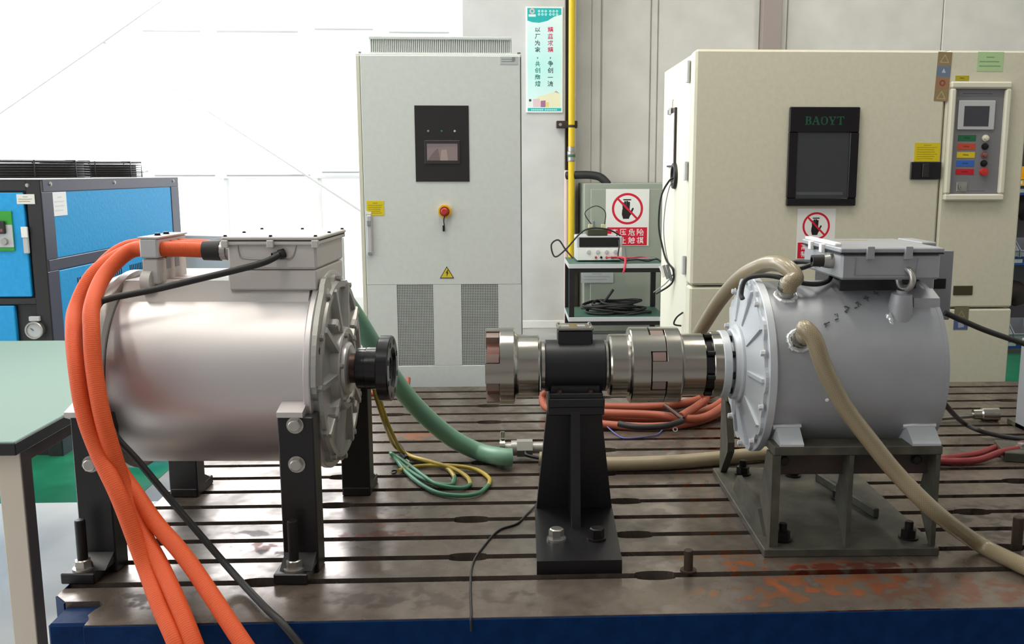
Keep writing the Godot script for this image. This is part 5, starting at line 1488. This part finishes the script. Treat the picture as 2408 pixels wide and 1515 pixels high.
	var wires := [[C([0.69, 1.06, -7.98, 0.63, 1.16, -7.95, 0.72, 1.22, -7.93, 0.8, 1.17, -7.93, 0.8, 1.06, -7.98]), 0.004, mt.rubber, "thin black wire arching over the small module on the cart"],
		[C([0.93, 0.97, -7.9, 0.8, 1.03, -7.86, 0.62, 1.02, -7.86, 0.46, 0.86, -7.84, 0.37, 0.8, -7.84, 0.34, 0.9, -7.84, 0.4, 0.94, -7.84, 0.46, 0.86, -7.83, 0.52, 0.79, -7.8]), 0.007, mt.rubber, "black lead looping beside the yellow pipe at the cart's edge"],
		[C([0.9, 0.975, -7.93, 0.91, 0.9, -7.83, 0.9, 0.8, -7.8, 0.95, 0.77, -7.78]), 0.006, mt.rubber, "black lead hanging down the power supply's front"],
		[C([0.8, 0.79, -7.85, 0.9, 0.8, -7.8, 1.0, 0.79, -7.8, 1.1, 0.79, -7.9, 1.2, 0.775, -7.9]), 0.006, mt.pinkwire, "pink lead lying across the cart's top"],
		[C([0.86, 0.79, -7.86, 0.93, 0.8, -7.75, 0.95, 0.79, -7.72, 0.94, 0.72, -7.68, 0.93, 0.68, -7.68]), 0.01, mt.pinkwire, "pink lead with a thick clip hanging over the cart's front edge"],
		[C([0.95, 0.765, -7.8, 1.05, 0.78, -7.78, 1.15, 0.765, -7.8, 1.25, 0.77, -7.85, 1.32, 0.66, -7.66]), 0.008, mt.rubber, "black lead running along the cart's top to its corner"],
		[C([0.98, 0.87, -7.95, 1.0, 0.78, -7.9, 1.12, 0.78, -7.85, 1.22, 0.78, -7.85]), 0.008, mt.grey, "grey lead beside the power supply"]]
	for q in wires:
		solo("lead", M.new().tube(q[0], q[1], 7, 6), q[2], q[3], "wire")
	# the heap on the lower shelf
	var rg := RandomNumberGenerator.new()
	rg.seed = 4
	var heap := thing("cable_heap", "dark heap of coiled cable on the cart's lower shelf", "cable", Vector3(0.885, 0.308, -7.9))
	for i in 9:
		var p0 := []
		var cx := rg.randf_range(-0.18, 0.16)
		for k in 13:
			var g := TAU * k / 12.0
			p0.append(Vector3(cx + cos(g) * (0.17 + 0.03 * sin(3 * g + i)), 0.012 + i * 0.011 + 0.01 * sin(2 * g + i), sin(g) * 0.13))
		part("coil", M.new().tube(p0, 0.012, 7, 4), mt.rubber, heap)
	part("loose_end", M.new().tube(C([-0.1, 0.1, 0.05, -0.06, 0.15, 0.05, -0.02, 0.21, 0.06]), 0.012, 7, 4), mt.rubber, heap)


func chamber() -> void:
	var o := thing("climate_chamber", "large cream climate chamber with a dark window and a control column", "chamber", Vector3(1.79, 0, -4.8))
	part("body", M.new().span(Vector3(-0.855, 0.02, -0.98), Vector3(0.86, 2.1, -0.125), 0.006), mt.chamberlight, o)
	var d := part("door", M.new().span(Vector3(-0.858, 0.918, -0.12), Vector3(0.428, 2.11, 0.0), 0.012), mt.chamber, o)
	part("lower_panel", M.new().span(Vector3(-0.858, 0.03, -0.12), Vector3(0.428, 0.91, -0.004), 0.01), mt.chamber, o)
	var cc := part("control_column", M.new().span(Vector3(0.434, 0.793, -0.12), Vector3(0.862, 2.11, -0.001), 0.01), mt.chamber, o)
	var cl := part("column_base", M.new().span(Vector3(0.434, 0.0, -0.12), Vector3(0.862, 0.786, -0.001), 0.008), mt.chamber, o)
	part("handle_recess", M.new().span(Vector3(0.538, 0.86, -0.004), Vector3(0.642, 0.91, 0.003), 0.008), mat(Color(0.24, 0.22, 0.12), 0.5), cl)
	# window
	part("window_frame", M.new().span(Vector3(-0.375, 1.33, 0.0), Vector3(-0.015, 1.37, 0.022), 0.004).span(Vector3(-0.375, 1.7, 0.0), Vector3(-0.015, 1.827, 0.022), 0.004).span(Vector3(-0.375, 1.37, 0.0), Vector3(-0.33, 1.7, 0.022), 0.002).span(Vector3(-0.06, 1.37, 0.0), Vector3(-0.015, 1.7, 0.022), 0.002), mt.gloss, d, "glossy dark window surround")
	part("window_inside", M.new().span(Vector3(-0.332, 1.368, -0.002), Vector3(-0.058, 1.702, 0.003), 0.0), mat(Color(0.1, 0.1, 0.1), 0.6), d)
	part("window_shelf", M.new().span(Vector3(-0.325, 1.385, 0.003), Vector3(-0.08, 1.4, 0.008), 0.002), mt.grey, d)
	part("window_pane", M.new().span(Vector3(-0.332, 1.368, 0.012), Vector3(-0.058, 1.702, 0.016), 0.0), mt.glass, d)
	var tm := TextMesh.new()
	tm.text = "BAOYT"
	tm.font = SystemFont.new()
	tm.font.font_names = PackedStringArray(["Droid Serif"])
	tm.font.font_weight = 700
	tm.font_size = 16
	tm.pixel_size = 0.0035
	tm.depth = 0.001
	var tx := inst("lettering", tm, mat(Color(0.06, 0.3, 0.2), 0.45), d, "dim green lettering")
	tx.position = Vector3(-0.2, 1.757, 0.0228)
	# warning strip, notices and handle
	var si := canvas(60, 200, Color(0.56, 0.49, 0.36))
	si.fill_rect(Rect2i(0, 56, 60, 46), Color(0.42, 0.48, 0.56))
	si.fill_rect(Rect2i(0, 104, 60, 46), Color(0.6, 0.45, 0.33))
	for y in [[28, Color(0.7, 0.66, 0.5)], [176, Color(0.72, 0.68, 0.5)]]:
		for e in [[12, 14, 48, 14], [12, 14, 30, -16], [48, 14, 30, -16]]:
			stroke(si, Vector2(e[0], y[0] + e[1]), Vector2(e[2], y[0] + e[3]), 3, y[1])
	fill(si, [22, 84, 30, 66, 40, 84], Color(0.7, 0.75, 0.8))
	ring(si, Vector2(30, 126), 10, 5, Color(0.5, 0.24, 0.2))
	var ws := print_on(o, "warning_strip", si, 2.199, 1.98, -4.8, 0.072, 0.243)
	ws.rotation_degrees.z = -2.0
	print_on(o, "yellow_notice", small_print(140, 96, Color(0.85, 0.77, 0.06), Color(0.55, 0.47, 0.08), 7), 2.141, 1.603, -4.8, 0.132, 0.095)
	part("door_handle", M.new().span(Vector3(0.267, 1.464, 0.0), Vector3(0.427, 1.553, 0.012), 0.003), mt.gloss, d)
	part("handle_grip", M.new().span(Vector3(0.325, 1.475, 0.012), Vector3(0.36, 1.545, 0.02), 0.003), mt.dark, d)
	# control panel in its raised surround
	var bz := M.new()
	bz.span(Vector3(0.444, 1.355, 0), Vector3(0.76, 1.39, 0.03), 0.008)
	bz.span(Vector3(0.444, 1.92, 0), Vector3(0.76, 1.955, 0.03), 0.008)
	bz.span(Vector3(0.444, 1.39, 0), Vector3(0.474, 1.92, 0.03), 0.008)
	bz.span(Vector3(0.73, 1.39, 0), Vector3(0.76, 1.92, 0.03), 0.008)
	part("panel_surround", bz, mt.chamberlight, cc)
	part("control_panel", M.new().span(Vector3(0.472, 1.388, -0.001), Vector3(0.732, 1.922, 0.006), 0.001), mat(Color(0.5, 0.5, 0.52), 0.45, 0.1), cc)
	print_on(o, "panel_heading", small_print(200, 22, Color(0.5, 0.5, 0.52), Color(0.36, 0.36, 0.38), 1, false), 2.39, 1.896, -4.794, 0.21, 0.022)
	print_on(o, "panel_footing", small_print(200, 26, Color(0.5, 0.5, 0.52), Color(0.4, 0.4, 0.42), 1, false), 2.39, 1.405, -4.794, 0.2, 0.024)
	part("screen_bezel", M.new().span(Vector3(0.496, 1.715, 0.005), Vector3(0.686, 1.862, 0.016), 0.004), mt.lightgrey, cc)
	part("screen", M.new().span(Vector3(0.524, 1.733, 0.016), Vector3(0.654, 1.834, 0.0175), 0.001), mat(Color(0.25, 0.25, 0.28), 0.3), cc)
	var tc := [Color(0.1, 0.4, 0.25), Color(0.75, 0.3, 0.2), Color(0.85, 0.75, 0.1), Color(0.2, 0.4, 0.75), Color(0.75, 0.08, 0.16)]
	for i in 5:
		var y := 1.674 - i * 0.0428
		print_on(o, "colour_tab", small_print(70, 26, tc[i], (tc[i] as Color).darkened(0.35), 1), 2.342 - 0.0, y, -4.794, 0.094, 0.03)
		var km: Material = [mt.chamberlight, mt.void, mt.spider, mt.void, mt.redknob][i]
		part("knob" if i < 4 else "stop_button", M.new().lathe([0.005, 0.017, 0.012, 0.017, 0.012, 0.011, 0.028, 0.011, 0.03, 0.0] if i < 4 else [0.005, 0.019, 0.02, 0.014, 0.02, 0.021, 0.03, 0.019, 0.032, 0.0], ax(Vector3.BACK, Vector3(0.648, y, 0)), 20), km, cc)
	part("key_switch", M.new().span(Vector3(0.514, 1.403, 0.005), Vector3(0.57, 1.452, 0.009), 0.003).lathe([0.009, 0.02, 0.016, 0.02, 0.016, 0.012, 0.02, 0.012, 0.02, 0], ax(Vector3.BACK, Vector3(0.542, 1.428, 0)), 20), mt.bolt, cc)
	print_on(o, "green_note", small_print(130, 96, Color(0.68, 0.8, 0.6), Color(0.5, 0.63, 0.46), 3), 2.439, 2.055, -4.801, 0.135, 0.096)
	print_on(o, "yellow_tab", small_print(70, 25, Color(0.66, 0.62, 0.12), Color(0.45, 0.42, 0.1), 1), 2.299, 1.973, -4.801, 0.07, 0.025)
	var li := canvas(60, 96, Color(0.45, 0.43, 0.33))
	for e in [[16, 40, 44, 40], [16, 40, 30, 16], [44, 40, 30, 16]]:
		stroke(li, Vector2(e[0], e[1]), Vector2(e[2], e[3]), 3, Color(0.6, 0.58, 0.4))
	li.fill_rect(Rect2i(0, 52, 60, 42), Color(0.32, 0.38, 0.55))
	fill(li, [18, 66, 42, 62, 44, 84, 20, 88], Color(0.62, 0.66, 0.72))
	print_on(o, "lower_sticker", li, 2.381, 0.735, -4.801, 0.077, 0.12)
	for y in [[1.96, 2.07], [1.457, 1.556], [0.96, 1.06]]:
		part("hinge", M.new().span(Vector3(-0.874, y[0], -0.185), Vector3(-0.852, y[1], -0.15), 0.004).lathe([0, 0.009, y[1] - y[0], 0.009], ax(Vector3.UP, Vector3(-0.866, y[0], -0.145)), 12), mt.lightgrey, o)
	part("cable_port", M.new().lathe([0, 0.0, 0, 0.075, 0.018, 0.07, 0.018, 0.055, 0.006, 0.05, 0.006, 0.0], ax(Vector3.LEFT, Vector3(-0.855, 1.48, -0.53)), 32), mt.rubber, o, "round black cable port")
	var cb := thing("clipboard", "dark clipboard with a pale sheet on the cream chamber's side", "clipboard", Vector3(0.935, 1.7, -5.44))
	part("board", M.new().span(Vector3(-0.012, -0.17, -0.13), Vector3(0.0, 0.16, 0.12), 0.002), mt.brown, cb)
	part("paper", M.new().span(Vector3(-0.016, -0.16, -0.12), Vector3(-0.012, 0.13, 0.11), 0.0), mt.white, cb)
	part("clip", M.new().span(Vector3(-0.024, 0.125, -0.03), Vector3(-0.012, 0.165, 0.03), 0.003), mt.bolt, cb)
	part("hook", M.new().tube(C([-0.006, 0.16, 0, -0.006, 0.2, 0, -0.001, 0.21, 0]), 0.003, 6, 3), mt.bolt, cb)
	var wl := [[C([0.93, 1.47, -5.33, 0.9, 1.45, -5.34, 0.86, 1.36, -5.36, 0.85, 1.2, -5.36, 0.87, 1.08, -5.34, 0.89, 1.0, -5.3, 0.92, 0.95, -5.25, 0.92, 0.87, -5.3, 0.85, 0.8, -5.4]), 0.006, mt.rubber, "thick black lead hanging from the cable port of the chamber"],
		[C([0.93, 1.45, -5.33, 0.905, 1.42, -5.34, 0.885, 1.3, -5.36, 0.88, 1.15, -5.36, 0.9, 1.0, -5.32, 0.93, 0.95, -5.27, 0.9, 0.87, -5.35, 0.84, 0.8, -5.45]), 0.003, mt.grey, "thin grey lead hanging from the cable port of the chamber"],
		[C([0.93, 0.75, -4.98, 0.9, 0.72, -5.0, 0.89, 0.68, -5.02, 0.93, 0.67, -5.02]), 0.005, mt.rubber, "short black lead low on the chamber's side"]]
	for q in wl:
		solo("lead", M.new().tube(q[0], q[1], 7, 6), q[2], q[3], "wire")
	var pl := thing("lead_plug", "pale plug cluster on the leads at the chamber's side", "plug", Vector3(0.885, 0.98, -5.31))
	for i in 3:
		part("plug", M.new().tube([Vector3(-0.03 + i * 0.02, -0.01 + i * 0.004, 0.0), Vector3(-0.01 + i * 0.022, -0.07 - i * 0.012, 0.02)], 0.009, 8, 1, false), mt.grey if i else mt.white, pl)


func shelving() -> void:
	var o := thing("storage_rack", "grey rack with bright blue beams beside the cream chamber", "rack", Vector3(4.4, 0, -7.6))
	for y in [0.085, 0.78, 1.352, 1.837]:
		part("beam", M.new().span(Vector3(-0.95, y - 0.036, 0.07), Vector3(0.95, y + 0.036, 0.1), 0.004), mt.bluebeam, o)
		part("shelf", M.new().span(Vector3(-0.95, y + 0.02, -0.45), Vector3(0.95, y + 0.036, 0.07), 0.002), mt.lightgrey, o)
		if y < 1.5:
			part("price_tag", M.new().span(Vector3(-0.29, y - 0.014, 0.1), Vector3(-0.2, y + 0.016, 0.102), 0.0), mt.white, o)
	for x in [-0.97, 0.97]:
		for z in [-0.44, 0.08]:
			part("upright", M.new().span(Vector3(x - 0.025, 0, z - 0.025), Vector3(x + 0.025, 2.1, z + 0.025), 0.003), mt.grey, o)
	part("back_sheet", M.new().span(Vector3(-0.95, 0.12, -0.47), Vector3(0.95, 2.0, -0.46), 0.0), mat(Color(0.42, 0.4, 0.42), 0.7), o)
	bin(Vector3(4.07, 1.388, -7.55), 0.27, 0.16, 0.24, mt.ybox, "yellow open fronted bin on the rack")
	bin(Vector3(4.45, 1.388, -7.6), 0.2, 0.13, 0.2, mt.ybox, "smaller yellow bin farther along the rack")
	for i in 3:
		bin(Vector3(4.02 + i * 0.25, 0.816, -7.6), 0.23, 0.14, 0.3, mt.bin, ["grey bin on the middle shelf next to the cream chamber", "second grey bin on the middle shelf of the rack", "third grey bin on the middle shelf of the rack"][i])
		bin(Vector3(4.02 + i * 0.25, 0.121, -7.6), 0.23, 0.15, 0.3, mt.bin, ["grey bin on the lowest shelf next to the cream chamber", "second grey bin on the lowest shelf of the rack", "third grey bin on the lowest shelf of the rack"][i])
	var v := solo("violet_tray", M.new().prism(poly([-0.07, 0, 0.05, 0.03, 0.06, 0.1, 0.0, 0.19, -0.07, 0.12]), -0.1, 0.1), mt.violet, "violet blue tray standing tilted above the grey bins", "tray")
	v.position = Vector3(3.985, 0.962, -7.6)
	var bag := M.new()
	for k in 6:
		bag.tube(C([-0.1 + k * 0.02, 0.03, 0.02 - k * 0.05, 0.0 + k * 0.02, 0.12 + k * 0.02, 0.05 - k * 0.05, 0.12, 0.2 + k * 0.015, 0.03 - k * 0.05, 0.26, 0.24 + k * 0.01, -k * 0.05, 0.4, 0.12, -k * 0.05]), 0.05, 8, 4, true, 0.5)
	var b := solo("plastic_bag", bag, mt.box, "silvery plastic bag heaped on the rack's top shelf", "bag")
	b.position = Vector3(3.99, 1.873, -7.5)
	var b2 := solo("dark_bundle", M.new().tube(C([-0.1, 0.05, 0, 0.0, 0.11, 0.02, 0.12, 0.1, 0, 0.22, 0.05, 0]), 0.06, 10, 5, true, 0.8), mt.brown, "dark bundle lying before the silvery bag on the rack", "bundle")
	b2.position = Vector3(4.2, 1.88, -7.43)
	for i in 3:
		var s := solo("sack", M.new().tube(C([-0.12, 0.1, 0, -0.04, 0.17, 0, 0.06, 0.18, 0, 0.13, 0.1, 0]), 0.1, 10, 4, true, 0.9), mt.brown, ["dark sack on the rack under the yellow bins", "dark sack on the rack above the lowest grey bins", "dark sack deeper on the rack above the middle bins"][i], "sack")
		s.position = [Vector3(4.25, 1.05, -7.75), Vector3(4.2, 0.33, -7.7), Vector3(4.5, 1.02, -7.8)][i]


func bin(p: Vector3, w: float, h: float, d: float, m: Material, label: String) -> void:
	var o := thing("parts_bin", label, "bin", p)
	part("floor", M.new().span(Vector3(-w / 2, 0, -d / 2), Vector3(w / 2, 0.008, d / 2), 0.002), m, o)
	part("back", M.new().span(Vector3(-w / 2, 0, -d / 2), Vector3(w / 2, h, -d / 2 + 0.008), 0.002), m, o)
	part("front", M.new().span(Vector3(-w / 2, 0, d / 2 - 0.008), Vector3(w / 2, h * 0.4, d / 2), 0.002), m, o)
	part("front_lip", M.new().span(Vector3(-w / 2, h * 0.36, d / 2 - 0.01), Vector3(w / 2, h * 0.42, d / 2 + 0.01), 0.003), m, o)
	for s in [-1, 1]:
		part("side", M.new().prism(poly([d / 2, 0, d / 2, h * 0.4, d * 0.15, h, -d / 2, h, -d / 2, 0]), s * w / 2 - 0.004, s * w / 2 + 0.004, Transform3D(Basis(Vector3(0, 0, 1), Vector3.UP, Vector3.LEFT), Vector3.ZERO)), m, o)
	part("label_card", M.new().span(Vector3(-0.03, h * 0.12, d / 2), Vector3(0.04, h * 0.28, d / 2 + 0.002), 0.0), mt.white, o)
